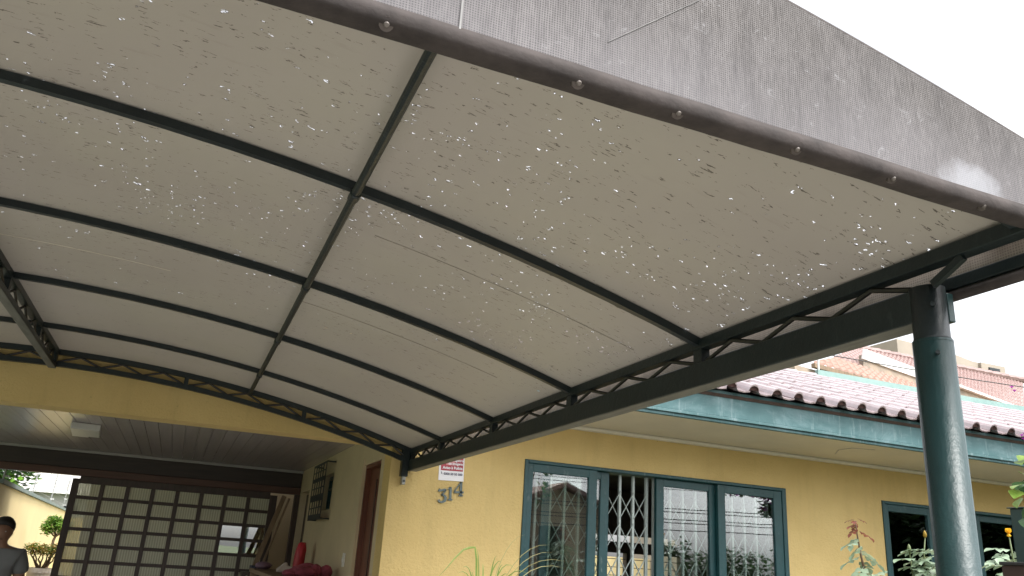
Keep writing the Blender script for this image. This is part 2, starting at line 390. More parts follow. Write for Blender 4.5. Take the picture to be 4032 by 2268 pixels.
def leafmat(name, a, b_, rough=0.45, trans=0.35):
    t = NT(name); v = t.coord((1, 1, 1), 'world'); oi = t.n('ShaderNodeObjectInfo')
    f = t.math('MULTIPLY_ADD', oi.outputs['Random'], 0.25, t.noise(v, 9, 4, 0.7))
    c = t.ramp(f, 0.35, 0.85, a, b_)
    b = t.bsdf(c, rough, 0, 0.4); tr = t.n('ShaderNodeBsdfTranslucent'); t.l(c, tr.inputs['Color'])
    m = t.n('ShaderNodeMixShader'); m.inputs[0].default_value = trans; t.l(b.outputs[0], m.inputs[1]); t.l(tr.outputs[0], m.inputs[2])
    MATS[name] = t.end(m)
leafmat('leaf_bright', (0.05, 0.13, 0.015), (0.17, 0.34, 0.04))
leafmat('leaf_amber', (0.20, 0.13, 0.012), (0.42, 0.28, 0.04))
leafmat('leaf_dark', (0.025, 0.06, 0.018), (0.07, 0.14, 0.05))
leafmat('leaf_rose', (0.17, 0.25, 0.15), (0.38, 0.48, 0.35), 0.30, 0.2)
leafmat('leaf_rose_red', (0.16, 0.045, 0.03), (0.30, 0.11, 0.07), 0.4)
leafmat('leaf_vine', (0.10, 0.19, 0.03), (0.30, 0.42, 0.08), 0.3)
leafmat('leaf_vine_dark', (0.04, 0.09, 0.035), (0.10, 0.19, 0.08), 0.3)
leafmat('blade', (0.08, 0.15, 0.02), (0.24, 0.32, 0.07), 0.45)
leafmat('blade_dry', (0.30, 0.28, 0.11), (0.42, 0.38, 0.17), 0.5)
leafmat('petal_magenta', (0.30, 0.02, 0.30), (0.55, 0.06, 0.55), 0.5)
leafmat('petal_pink', (0.70, 0.10, 0.16), (0.85, 0.25, 0.28), 0.5)
leafmat('petal_yellow', (0.90, 0.50, 0.02), (0.95, 0.68, 0.06), 0.5)
mat('stem_green', (0.13, 0.17, 0.07), 0.6, 0.3, 30)
mat('stem_brown', (0.16, 0.10, 0.06), 0.7, 0.3, 30)
mat('rust', (0.045, 0.022, 0.016), 0.7, 0.4, 14, 0.2)
mat('skin', (0.26, 0.14, 0.09), 0.5, 0.1, 10)
mat('hair', (0.015, 0.012, 0.010), 0.6, 0.3, 60)
mat('eye', (0.5, 0.48, 0.45), 0.3, 0.0, 5)
mat('shirt', (0.17, 0.175, 0.18), 0.85, 0.15, 6, 0.1, 90)
mat('trousers', (0.06, 0.07, 0.10), 0.85, 0.2, 6)
mat('red_plastic', (0.62, 0.03, 0.05), 0.4, 0.4, 12, 0.7, 22, 0.02, stretch=(1, 1, .35))
mat('pink_cloth', (0.42, 0.085, 0.13), 0.85, 0.45, 12, 0.8, 18, 0.03)
mat('purple_cloth', (0.24, 0.15, 0.21), 0.5, 0.3, 9, 0.3, 30, 0.006)
mat('white_cloth', (0.62, 0.54, 0.50), 0.8, 0.12, 7)
mat('blue_plastic', (0.04, 0.05, 0.10), 0.5, 0.2, 7)
mat('screen_dark', (0.014, 0.020, 0.024), 0.5, 0.3, 8)
mat('number_metal', (0.14, 0.18, 0.175), 0.45, 0.35, 30, metal=0.3)
mat('sign_white', (0.84, 0.83, 0.86), 0.35, 0.03, 6)
mat('sign_red', (0.40, 0.025, 0.045), 0.35, 0.15, 9)
mat('sign_pink', (0.62, 0.26, 0.27), 0.35, 0.1, 9)
mat('sign_ink', (0.13, 0.13, 0.19), 0.5, 0.1, 9)
mat('sign_faint', (0.55, 0.55, 0.60), 0.5, 0.1, 9)
mat('concrete_floor', (0.34, 0.325, 0.30), 0.85, 0.2, 2.0, 0.2, 30)
mat('paving', (0.20, 0.19, 0.175), 0.9, 0.2, 3, 0.2, 30)
mat('asphalt', (0.055, 0.055, 0.057), 0.9, 0.25, 6, 0.3, 80)
mat('kerb', (0.40, 0.39, 0.37), 0.9, 0.2, 5)
mat('earth', (0.10, 0.13, 0.05), 0.95, 0.35, 1.2)
mat('cable_black', (0.015, 0.015, 0.016), 0.6, 0.1, 9)
mat('grille_paint', (0.50, 0.57, 0.55), 0.4, 0.2, 9)
mat('gable_wall', (0.50, 0.42, 0.30), 0.85, 0.15, 1.5)
def glass(name, tint, refl, rough=0.0, see=1.0, base=None):
    """window pane: a mirror-like face of the given reflectance over what shows through"""
    t = NT(name); lw = t.n('ShaderNodeFresnel'); lw.inputs['IOR'].default_value = 1.5
    f = t.math('ADD', t.math('MULTIPLY', lw.outputs[0], 1.3), refl)
    gl = t.n('ShaderNodeBsdfGlossy'); gl.inputs['Roughness'].default_value = rough; gl.inputs['Color'].default_value = (0.95, 0.97, 1, 1)
    tp = t.n('ShaderNodeBsdfTransparent'); tp.inputs['Color'].default_value = c4(tint)
    m = t.n('ShaderNodeMixShader'); t.l(f, m.inputs[0])
    v = t.coord((1, 1, 1), 'world')
    bp = t.n('ShaderNodeBump'); bp.inputs['Strength'].default_value = 0.006; bp.inputs['Distance'].default_value = 0.02
    t.l(t.noise(v, 3.0, 2, 0.5), bp.inputs['Height']); t.l(bp.outputs[0], gl.inputs['Normal'])
    t.l(tp.outputs[0], m.inputs[1]); t.l(gl.outputs[0], m.inputs[2]); MATS[name] = t.end(m)
glass('window_glass', (0.90, 0.93, 0.91), 0.03)
glass('clear_pane', (0.65, 0.68, 0.62), 0.32)
def ribbed(name, col, see):
    """ribbed (reeded) glass: vertical flutes, milky, with some straight see-through"""
    t = NT(name); g = t.n('ShaderNodeNewGeometry'); sep = t.n('ShaderNodeSeparateXYZ'); t.l(g.outputs['Position'], sep.inputs[0])
    s = t.math('SINE', t.math('MULTIPLY', sep.outputs[0], 2 * pi / 0.026))
    b = t.bsdf(col, 0.22, 0, 0.6); t.bump(b, s, 0.22, 0.003)
    tp = t.n('ShaderNodeBsdfTransparent'); tp.inputs['Color'].default_value = (0.95, 0.95, 0.85, 1)
    m = t.n('ShaderNodeMixShader'); f = t.math('MULTIPLY', t.math('MULTIPLY_ADD', s, 0.35, 0.65), see)
    t.l(f, m.inputs[0]); t.l(b.outputs[0], m.inputs[1]); t.l(tp.outputs[0], m.inputs[2]); MATS[name] = t.end(m)
ribbed('ribbed_glass', (0.60, 0.60, 0.46), 0.42)
Mt = MATS

# ================================================================== SETTING: ground
G = -H
def sheet(name, x0, x1, y0, y1, z, m, kind='structure'):
    o = MB().add([(x0, y0, z), (x1, y0, z), (x1, y1, z), (x0, y1, z)], [(0, 1, 2, 3)]).build(name, m, fix=False)
    return tag(o, kind=kind)
sheet('ground', -600, 600, -600, 600, G - 0.15, Mt['earth'])
gdn = MB().box(1.9, 14.0, -2.2, 5.49, G - .14, G - .002).build('garden_bed', Mt['garden_soil']); tag(gdn, kind='structure')
yard = MB().box(-3.4, 1.899, -2.2, 14.0, G - 0.14, G).build('yard_paving', Mt['concrete_floor']); tag(yard, kind='structure')
pv = MB().box(-60, 60, -5.0, -2.21, G - 0.14, G - 0.004).build('pavement', Mt['paving']); tag(pv, kind='structure')
kb = MB().box(-60, 60, -5.16, -5.003, G - 0.14, G + 0.006).build('kerb', Mt['kerb'], bevel=0.01); tag(kb, kind='structure')
sheet('road', -60, 60, -13.0, -5.161, G - 0.12, Mt['asphalt'])

# ================================================================== YELLOW HOUSE
house = thing('yellow_house', (4, 5.5, G), 'yellow rendered house with teal fascia, glazed tile roof and open garage', 'house')
FY = 5.5; WX = 1.301; ST = Mt['yellow_stucco']
W1 = (2.301, 4.679, -0.62, 0.727); W2 = (5.731, 8.12, -0.62, 0.720)
fw_ = MB()
xs = [WX, W1[0], W1[1], W2[0], W2[1], 12.0]
fw_.box(xs[0], xs[1], FY, FY + .2, G, 1.30); fw_.box(xs[2], xs[3], FY, FY + .2, G, 1.30); fw_.box(xs[4], xs[5], FY, FY + .2, G, 1.30)
for ww in (W1, W2):
    fw_.box(ww[0], ww[1], FY, FY + .2, G, ww[2]); fw_.box(ww[0], ww[1], FY, FY + .2, ww[3], 1.30)
fw_.build('front_wall', ST, house)
MB().box(-3.3, WX - .002, FY + .002, FY + .2, 0.718, 1.50).build('garage_header_wall', ST, house)
# garage side wall with door openings; faces the garage
D1 = (5.80, 6.37, 0.648); D2 = (9.20, 9.82, 0.613); LW = (7.76, 8.40, 0.36, 0.697)
sw = MB(); X0, X1 = WX, WX + .18
def side(y0, y1, z0, z1): sw.box(X0, X1, y0, y1, z0, z1)
side(FY + .2, D1[0], G, 1.5); side(D1[0], D1[1], D1[2], 1.5); side(D1[1], LW[0], G, 1.5)
side(LW[0], LW[1], G, LW[2]); side(LW[0], LW[1], LW[3], 1.5); side(LW[1], D2[0], G, 1.5); side(D2[0], D2[1], D2[2], 1.5); side(D2[1], 11.2, G, 1.5)
sw.build('garage_side_wall', Mt['interior_wall'], house)
# doors
dr = MB().box(X0 + .05, X0 + .09, D1[0] + .03, D1[1] - .03, G + .01, D1[2] - .03).build('door', Mt['door_wood'], house, bevel=.003)
MB().box(X0 + .043, X0 + .0498, D1[0] + .10, D1[0] + .115, G + .1, D1[2] - .12).box(X0 + .043, X0 + .0498, D1[0] + .28, D1[0] + .295, G + .1, D1[2] - .12).build('groove_bead', Mt['dark_wood'], dr)
MB().tube([(X0 + .05, D1[0] + .09, -.45), (X0 - .0, D1[0] + .09, -.45), (X0, D1[0] + .19, -.45)], .009).build('handle', Mt['bolt_steel'], dr)
cs = MB()
for y0, y1, z0, z1 in ((D1[0], D1[0] + .028, G, D1[2]), (D1[1] - .028, D1[1], G, D1[2]), (D1[0] + .028, D1[1] - .028, D1[2] - .028, D1[2])):
    cs.box(X0 + .012, X0 + .16, y0, y1, z0, z1)
cs.build('door_jamb', Mt['door_wood'], house)
cs = MB()
for y0, y1, z0, z1 in ((D1[1] + .001, D1[1] + .055, G, D1[2] + .05),):
    cs.box(X0 - .012, X0 - .0005, y0, y1, z0, z1)
cs.build('door_casing', Mt['interior_wall'], house)
dr2 = MB().box(X0 + .06, X0 + .10, D2[0] + .02, D2[1] - .02, G + .01, D2[2] - .02).build('door', Mt['dark_wood'], house, bevel=.003)
MB().tube([(X0 + .06, D2[0] + .1, -.45), (X0 + .01, D2[0] + .1, -.45), (X0 + .01, D2[0] + .2, -.45)], .009).build('handle', Mt['bolt_steel'], dr2)
# small window behind the metal screen
sw_ = part('side_window', house, (X0 + .08, 8.08, .5))
MB().box(X0 + .10, X0 + .12, LW[0] + .03, LW[1] - .03, LW[2] + .03, LW[3] - .03).build('pane', Mt['window_glass'], sw_)
fm = MB()
for y0, y1, z0, z1 in ((LW[0], LW[0] + .03, LW[2], LW[3]), (LW[1] - .03, LW[1], LW[2], LW[3]), (LW[0] + .03, LW[1] - .03, LW[2], LW[2] + .03), (LW[0] + .03, LW[1] - .03, LW[3] - .03, LW[3]), (LW[0] + .03, LW[1] - .03, .56, .585)):
    fm.box(X0 + .07, X0 + .13, y0, y1, z0, z1)
fm.build('frame', Mt['window_green'], sw_)
# light switch
swt = part('light_switch', house, (X0, 6.74, -.07))
MB().box(X0 - .012, X0 - .0005, 6.705, 6.775, -.12, -.015).build('plate', Mt['switch_white'], swt, bevel=.003)
MB().box(X0 - .020, X0 - .0125, 6.728, 6.752, -.085, -.05).build('rocker', Mt['switch_white'], swt, bevel=.002)
# garage ceiling: narrow boards
CZ = 0.864
ceil = part('garage_ceiling', house, (-1, 7.8, CZ))
MB().box(-3.3, WX - .001, FY + .201, 9.90, CZ + .014, CZ + .03).build('backing', Mt['board_joint'], ceil)
nb = 44; bw = (WX + 3.3) / nb; b0 = None
for i in range(nb):
    cx = -3.3 + bw * (i + .5)
    if b0 is None:
        b0 = MB().box(cx - bw / 2 + .0014, cx + bw / 2 - .0014, FY + .202, 9.898, CZ, CZ + .012).build('board', Mt['board_pvc'], ceil, bevel=.002, local=(0, 0, 0))
    else:
        inst(b0, 'board', ceil, (bw * i, 0, random.uniform(-.0008, .0006)))
MB().box(-3.3, WX - .003, 9.862, 9.899, CZ - .03, CZ - .001).build('ceiling_moulding', Mt['moulding'], house, bevel=.006)
hd = MB().box(-3.3, WX - .004, 9.90, 10.0, 0.668, CZ + .03).build('garage_lintel', Mt['header_wood'], house, bevel=.004)
MB().box(-3.3, WX - .005, 9.885, 9.995, 0.592, 0.666).build('gate_track', Mt['rail_wood'], house, bevel=.004)
MB().box(1.243, 1.30, 9.90, 10.0, G, 0.591).build('gate_post', Mt['dark_wood'], house)
# wall closing the back of the garage behind the sliding gate, open on the left
MB().box(-0.965, WX, 10.45, 10.53, G, 1.1).build('back_wall', Mt['interior_wall'], house)
MB().box(-0.9, WX, 10.005, 10.9, .98, 1.02).build('skylight_blocker', Mt['soffit_cream'], house)  # unseen slab, added to keep sky light off the wall behind the gate
# sliding gate: eight by twelve reeded panes in a dark timber lattice
gate = part('sliding_gate', house, (-.03, 9.94, -.4))
gx0, gx1, gz1 = -1.107, 1.047, 0.563
PX0, PP, PW = -1.039, 0.2557, 0.212; PZ0, RP, PH = 0.516, 0.1623, 0.128
NR = 12
gb = PZ0 - NR * RP - .02
MB().box(gx0, PX0, 9.925, 9.965, gb - .05, gz1).build('stile', Mt['dark_wood'], gate, bevel=.003)
MB().box(PX0 + 7 * PP + PW, gx1, 9.925, 9.965, gb - .05, gz1).build('stile', Mt['dark_wood'], gate, bevel=.003)
MB().box(PX0, PX0 + 7 * PP + PW, 9.926, 9.964, PZ0, gz1 + .029).build('top_rail', Mt['dark_wood'], gate, bevel=.003)
MB().box(PX0, PX0 + 7 * PP + PW, 9.926, 9.964, gb - .05, PZ0 - (NR - 1) * RP - PH).build('bottom_rail', Mt['dark_wood'], gate, bevel=.003)
m0 = None
for i in range(7):
    x = PX0 + i * PP + PW
    if m0 is None: m0 = MB().box(x, x + PP - PW, 9.928, 9.962, PZ0 - (NR - 1) * RP - PH, PZ0 - .0005).build('mullion', Mt['dark_wood'], gate, bevel=.003)
    else: inst(m0, 'mullion', gate, (PP * i, 0, 0))
t0 = None
for j in range(NR - 1):
    for i in range(8):
        x = PX0 + i * PP; z = PZ0 - j * RP - PH
        if t0 is None: t0 = MB().box(x + .0005, x + PW - .0005, 9.930, 9.960, z - (RP - PH), z).build('glazing_bar', Mt['dark_wood'], gate, bevel=.002)
        else: inst(t0, 'glazing_bar', gate, (PP * i, 0, -RP * j))
p0 = p1 = None
for j in range(NR):
    for i in range(8):
        x = PX0 + i * PP; z = PZ0 - j * RP
        clear = (i in (6, 7) and j in (2, 3))
        if clear:
            if p1 is None: p1 = MB().box(x - .003, x + PW + .003, 9.943, 9.947, z - PH - .003, z + .003).build('pane', Mt['clear_pane'], gate); base1 = (i, j); p1['label'] = 'clear pane'
            else: inst(p1, 'pane', gate, (PP * (i - base1[0]), 0, -RP * (j - base1[1])))
        else:
            if p0 is None: p0 = MB().box(x - .003, x + PW + .003, 9.943, 9.947, z - PH - .003, z + .003).build('pane', Mt['ribbed_glass'], gate)
            else: inst(p0, 'pane', gate, (PP * i, 0, -RP * j))
# eaves
EX0, EX1, EY = 1.56, 12.4, 4.60
MB().box(EX0, EX1, EY + .04, FY - .001, 1.012, 1.03).build('soffit', Mt['soffit_cream'], house)
MB().box(EX0, EX1, FY - .062, FY - .002, 0.985, 1.011).build('wall_trim', Mt['trim_cream'], house, bevel=.008)
hatch = MB()
for a, b in (((4.945, 5.185), (4.806, 5.0)), ((4.806, 5.0), (4.80, 4.847)), ((4.80, 4.847), (4.98, 4.80))):
    hatch.bar((a[0], a[1], 1.0105), (b[0], b[1], 1.0105), .008, .003)
hatch.build('soffit_hatch', Mt['moulding'], house)
fa = MB().box(EX0, EX1, EY, EY + .039, 1.052, 1.235).build('fascia', Mt['fascia_green'], house, bevel=.003)
MB().box(EX0, EX1, EY - .012, EY + .036, 1.030, 1.050).build('moulding', Mt['fascia_green'], fa, bevel=.003)
MB().box(EX0, EX1, EY + .004, EY + .036, 1.008, 1.028).build('moulding', Mt['fascia_green'], fa, bevel=.003)
# tiled roof
roof = part('roof', house, (5, 5.9, 1.5))
TY, TZ, SL = 4.525, 1.220, math.atan(0.387)
TP, RPt = 0.196, 0.335
def tile_mesh():
    prof = []
    for k in range(7):
        a = pi - pi * k / 6; prof.append((.044 * math.cos(a), .052 * math.sin(a)))
    prof += [(.062, -.008), (.11, -.012), (.158, .0)]
    vs = []; fs = []; n = len(prof); Lh = .40; th = .011
    for (yy, lift) in ((0, .014), (Lh, 0.0)):
        for dz in (0, -th):
            for (x, z) in prof:
                sc = 1 - .10 * (yy / Lh) if abs(x) <= .0441 else 1
                vs.append((x * sc if abs(x) <= .0441 else x, yy, z * (1 if dz == 0 else .80) + dz * (1 if abs(x) > .0441 else .2) + lift + .010))
    A, B, C2, D = 0, n, 2 * n, 3 * n
    for k in range(n - 1):
        fs += [(A + k, A + k + 1, C2 + k + 1, C2 + k), (B + k + 1, B + k, D + k, D + k + 1), (A + k + 1, A + k, B + k, B + k + 1), (C2 + k, C2 + k + 1, D + k + 1, D + k)]
    fs += [(A, C2, D, B), (A + n - 1, B + n - 1, D + n - 1, C2 + n - 1)]
    o = len(vs); vs += [(.040 * math.cos(pi - pi * k / 6), .012, .046 * math.sin(pi - pi * k / 6) + .030) for k in range(7)]; fs.append(tuple(o + k for k in range(7)))
    return vs, fs
tv, tf = tile_mesh()
rot = Matrix.Rotation(SL, 3, 'X')
me = bpy.data.meshes.new('tile'); me.from_pydata([tuple(rot @ Vector(v)) for v in tv], [], tf); me.materials.append(Mt['glazed_tile']); me.materials.append(Mt['tile_mortar']); me.polygons[len(tf) - 1].material_index = 1
bb = bmesh.new(); bb.from_mesh(me); bmesh.ops.recalc_face_normals(bb, faces=bb.faces); bb.to_mesh(me); bb.free()
me2 = bpy.data.meshes.new('tile'); me2.from_pydata([tuple(rot @ Vector(v)) for v in tv[:-7]], [], tf[:-1]); me2.materials.append(Mt['glazed_tile'])
bb = bmesh.new(); bb.from_mesh(me2); bmesh.ops.recalc_face_normals(bb, faces=bb.faces); bb.to_mesh(me2); bb.free()
NROW = 8
rest = MB(); rw = roof.location + house.location
for j in range(NROW):
    for i in range(-9, 45):
        x = 3.418 + TP * i
        if x < EX0 + .05: continue
        y = TY + RPt * j * math.cos(SL); z = TZ + RPt * j * math.sin(SL)
        x += random.uniform(-.004, .004); z2 = z + random.uniform(-.002, .003)
        if 2.45 < x < 8.9 + .35 * j * 0:
            o = bpy.data.objects.new('tile', me if j == 0 else me2); COL.objects.link(o); o.parent = roof
            o.location = Vector((x, y, z2 + H)) - rw; o.rotation_euler = (random.uniform(-.006, .006), random.uniform(-.01, .01), random.uniform(-.012, .012))
        else:
            rest.add([rot @ Vector(v) + Vector((x, y, z2)) for v in tv], tf)
tag(rest.build('roof_tiles', Mt['glazed_tile'], roof, fix=True), kind='stuff')
ty1 = TY + RPt * NROW * math.cos(SL); tz1 = TZ + RPt * NROW * math.sin(SL)
MB().prism([(EX0, TY + .06, TZ - .012), (EX1, TY + .06, TZ - .012), (EX1, ty1 + .1, tz1 - .0), (EX0, ty1 + .1, tz1 - .0)], (0, .01, -.02)).build('roof_deck', Mt['dark_wood'], roof)
# upstand at the top of the slope, with its sheet-metal flashing
MB().bar((6.62, ty1 + .12, tz1 + .075), (12.4, ty1 + .02, tz1 + .045), .05, .17).build('flashing', Mt['flashing'], roof)
for i, x in enumerate((5.75, 6.0, 6.28)):
    MB().tube([(x, ty1 + .05, tz1 + .03), (x + .24, ty1 + .05, tz1 + .035)], [.055, .062], 10).build('ridge_tile', Mt['glazed_tile'], roof, smooth=False)

# windows --------------------------------------------------------------
def frame_mb(x0, x1, z0, z1, y0, y1, wl, wr, wt, wb):
    m = MB(); m.box(x0, x0 + wl, y0, y1, z0, z1); m.box(x1 - wr, x1, y0, y1, z0, z1)
    m.box(x0 + wl, x1 - wr, y0 + .0005, y1 - .0005, z1 - wt, z1 - .0005); m.box(x0 + wl, x1 - wr, y0 + .0005, y1 - .0005, z0 + .0005, z0 + wb)
    return m
WG = Mt['window_green']
win = part('window', house, (3.49, FY, 0))
frame_mb(W1[0] + .001, W1[1] - .001, W1[2] + .001, W1[3] - .001, FY - .012, FY + .16, .028, .042, .026, .04).build('frame', WG, win, bevel=.004)
def sash(parent, x0, x1, gx0_, gx1_, y, zt, gz, zb=-.57):
    frame_mb(x0, x1, zb, zt, y, y + .035, gx0_ - x0, x1 - gx1_, zt - gz, .07).build('sash', WG, parent, bevel=.003)
    MB().box(gx0_ - .004, gx1_ + .004, y + .014, y + .018, zb + .066, gz + .004).build('pane', Mt['window_glass'], parent)
sash(win, 2.331, 2.903, 2.372, 2.833, FY - .004, .699, .640)
sash(win, 2.47, 3.030, 2.535, 2.958, FY + .040, .699, .640)
sash(win, 3.452, 4.01, 3.52, 3.945, FY + .040, .699, .640)
sash(win, 3.998, 4.634, 4.068, 4.552, FY - .004, .697, .636)
# folding security grille behind the sashes
gr = part('security_grille', house, (3.49, FY + .11, 0))
gy = FY + .115
bxs = [2.45 + .119 * k for k in range(9)] + [3.405 + .0, 3.47, 3.50] + [3.62 + .119 * k for k in range(9)]
v0 = None
for x in bxs:
    if v0 is None: v0 = MB().box(x - .009, x + .009, gy - .012, gy + .012, W1[2] + .05, .70).build('grille_bar', Mt['grille_paint'], gr); vx = x
    else: inst(v0, 'grille_bar', gr, (x - vx, 0, 0))
d0 = d1 = None
def strips(a, b):
    global d0, d1
    for k in range(5):
        zc = .475 - .232 * k
        for sgn in (1, -1):
            src = d0 if sgn == 1 else d1
            if src is None:
                o = MB().bar((a, gy - .016 * sgn, zc - .098 * sgn), (b, gy - .016 * sgn, zc + .098 * sgn), .004, .012, (0, 1, 0)).build('lattice_strip', Mt['grille_paint'], gr)
                o['x0'] = a
                if sgn == 1: d0 = o
                else: d1 = o
            else: inst(src, 'lattice_strip', gr, (a - src['x0'], 0, -.232 * k))
for i in range(len(bxs) - 1):
    if .1 < bxs[i + 1] - bxs[i] < .13: strips(bxs[i], bxs[i + 1])
for o in (d0, d1): del o['x0']
win2 = part('window', house, (6.9, FY, 0))
frame_mb(W2[0] + .001, W2[1] - .001, W2[2] + .001, W2[3] - .001, FY - .012, FY + .16, .028, .042, .026, .04).build('frame', WG, win2, bevel=.004)
sash(win2, 5.76, 6.36, 5.80, 6.262, FY - .004, .692, .632)
sash(win2, 6.30, 6.92, 6.37, 6.85, FY + .040, .692, .632)
sash(win2, 6.90, 7.50, 6.97, 7.43, FY + .040, .692, .632)
sash(win2, 7.48, 8.07, 7.55, 8.0, FY - .004, .692, .632)
gr2 = part('security_grille', house, (6.9, FY + .11, 0))
for k in range(18):
    inst(v0, 'grille_bar', gr2, (5.86 + .125 * k - vx + (3.49 - 6.9), 0, 0))
MB().box(5.92, 5.955, FY + .14, FY + .17, -.6, .68).build('curtain_edge', Mt['plank_wood'], house)
# the room behind the windows, with a barred back window
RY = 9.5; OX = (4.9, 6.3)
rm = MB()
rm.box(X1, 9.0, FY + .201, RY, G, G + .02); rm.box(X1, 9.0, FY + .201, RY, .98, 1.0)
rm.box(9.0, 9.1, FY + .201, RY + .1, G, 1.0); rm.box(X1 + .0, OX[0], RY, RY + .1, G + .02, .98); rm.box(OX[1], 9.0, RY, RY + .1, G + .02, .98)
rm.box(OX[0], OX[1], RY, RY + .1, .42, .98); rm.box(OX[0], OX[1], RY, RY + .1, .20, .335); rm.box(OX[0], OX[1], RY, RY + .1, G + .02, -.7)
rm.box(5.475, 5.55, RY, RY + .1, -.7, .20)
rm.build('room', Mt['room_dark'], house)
bk = MB()
for k in range(9): bk.box(OX[0], OX[1], RY + .03, RY + .045, .12 - .1 * k, .128 - .1 * k)
bk.build('window_bar', Mt['cable_black'], house)

# ================================================================== things on the front wall
sgn = thing('security_sign', (1.745, FY - .004, .6), 'white and dark red security notice on the wall above the number 314', 'sign')
def tilt(p, a=.03):   # sign hangs slightly askew
    cx, cz = 1.742, .515; x, z = p[0] - cx, p[1] - cz
    return (cx + x * math.cos(a) - z * math.sin(a), cz + x * math.sin(a) + z * math.cos(a))
def plate(name, x0, x1, z0, z1, y, th, m):
    pts = [tilt(p) for p in ((x0, z0), (x1, z0), (x1, z1), (x0, z1))]
    return MB().prism([(p[0], y, p[1]) for p in pts], (0, th, 0)).build(name, m, sgn)
plate('board', 1.650, 1.835, .515, .790, FY - .006, .0055, Mt['sign_white'])
plate('red_panel', 1.662, 1.827, .583, .780, FY - .0075, .001, Mt['sign_red'])
plate('faded_patch', 1.700, 1.765, .622, .668, FY - .0083, .0006, Mt['sign_pink'])
def text(body, size, x, z, parent, m, name='lettering', align='RIGHT', y=FY - .0095, bold=.0, rot=.03, sx=1.0):
    cu = bpy.data.curves.new(name, 'FONT'); cu.body = body; cu.size = size; cu.align_x = align; cu.extrude = .0004; cu.offset = bold
    tmp = bpy.data.objects.new(name, cu); COL.objects.link(tmp)
    dg = bpy.context.evaluated_depsgraph_get(); me_ = bpy.data.meshes.new_from_object(tmp.evaluated_get(dg))
    bpy.data.objects.remove(tmp); me_.name = name
    me_.transform(Matrix.Translation((x, y, z + H)) @ Matrix.Rotation(-rot, 4, 'Y') @ Matrix.Rotation(pi / 2, 4, 'X') @ Matrix.Diagonal((sx, 1, 1, 1)))
    org = Vector((0, 0, 0)); p = parent
    while p is not None: org += p.location; p = p.parent
    me_.transform(Matrix.Translation(-org)); me_.materials.clear(); me_.materials.append(m)
    o = bpy.data.objects.new(name, me_); COL.objects.link(o); o.parent = parent; return o
text('online', .052, 1.822, .684, sgn, Mt['sign_white'], bold=.0012)
text('com registro', .024, 1.822, .652, sgn, Mt['sign_white'], bold=.0006)
text('de imagens', .024, 1.820, .628, sgn, Mt['sign_white'], bold=.0006)
text('Aviso à Polícia', .0265, 1.820, .597, sgn, Mt['sign_white'], bold=.0008, sx=.95)
text('0300 50 50 500', .0225, 1.822, .556, sgn, Mt['sign_ink'], bold=.0006, sx=.97)
text('www.alarme.com.br', .010, 1.795, .541, sgn, Mt['sign_faint'], sx=1.0) if False else None
MB().tube([(1.668, FY - .009, .572), (1.666, FY - .009, .566), (1.670, FY - .009, .558), (1.675, FY - .009, .555)], .0022, 6).build('phone_symbol', Mt['sign_ink'], sgn)
num = thing('house_number', (1.745, FY, .42), 'grey metal house number 314 climbing askew on the yellow wall', 'house number')
def digit(lines, widths):
    m = MB()
    for ln, wd in zip(lines, widths):
        for a, b, w0, w1 in zip(ln[:-1], ln[1:], wd[:-1], wd[1:]):
            pass
        pts = ln; n = len(pts); L_, R_ = [], []
        for i, p in enumerate(pts):
            a = Vector(pts[max(i - 1, 0)]); b = Vector(pts[min(i + 1, n - 1)]); d = (b - a).normalized(); nn = Vector((-d.y, d.x))
            L_.append(Vector(p) + nn * wd[i] / 2); R_.append(Vector(p) - nn * wd[i] / 2)
        for i in range(n - 1):
            poly = [L_[i], L_[i + 1], R_[i + 1], R_[i]]
            m.prism([(q.x, FY - .014, q.y) for q in poly], (0, .0125, 0))
    return m
def place(lines, ox, oz, w, h, a):
    ca, sa = math.cos(a), math.sin(a)
    return [[(ox + x * w * ca - y * h * sa, oz + x * w * sa + y * h * ca) for x, y in ln] for ln in lines]
three = [[(.0, .98), (.12, .93), (.35, .93), (.7, .98), (.95, 1.0)], [(.93, .99), (.62, .72), (.38, .58)], [(.38, .58), (.72, .55), (.88, .36), (.78, .14), (.45, .03), (.15, .06), (.02, .2)]]
digit(place(three, 1.662, .360, .060, .088, .06), [[.022, .018, .014, .018, .010], [.008, .009, .010], [.008, .014, .021, .020, .014, .012, .018]]).build('digit', Mt['number_metal'], num)
one = [[(.1, .80), (.5, .98)], [(.55, 1.0), (.55, .05)], [(.15, .03), (.95, .03)]]
digit(place(one, 1.724, .382, .042, .088, .04), [[.005, .012], [.016, .016], [.009, .009]]).build('digit', Mt['number_metal'], num)
four = [[(.70, 1.0), (.05, .32)], [(.0, .27), (1.0, .27)], [(.72, 1.0), (.72, .04)], [(.5, .03), (.95, .03)]]
digit(place(four, 1.772, .414, .070, .096, .05), [[.007, .009], [.013, .013], [.017, .017], [.009, .009]]).build('digit', Mt['number_metal'], num)

# ================================================================== CARPORT CANOPY
can = thing('carport_canopy', (-.86, 3.2, G), 'arched carport canopy of perished canvas on dark green steel trusses', 'carport')
XC, XR, XL = -0.86, 1.43, -3.15
def zc(x): return 1.063 - 0.0690 * (x - XC) ** 2           # underside of the canvas
SG, WB = Mt['steel_green'], Mt['web_steel']
YF, YB = 0.93, 5.46
RIBS = (0.965, 2.035, 2.95, 3.862, 4.765)
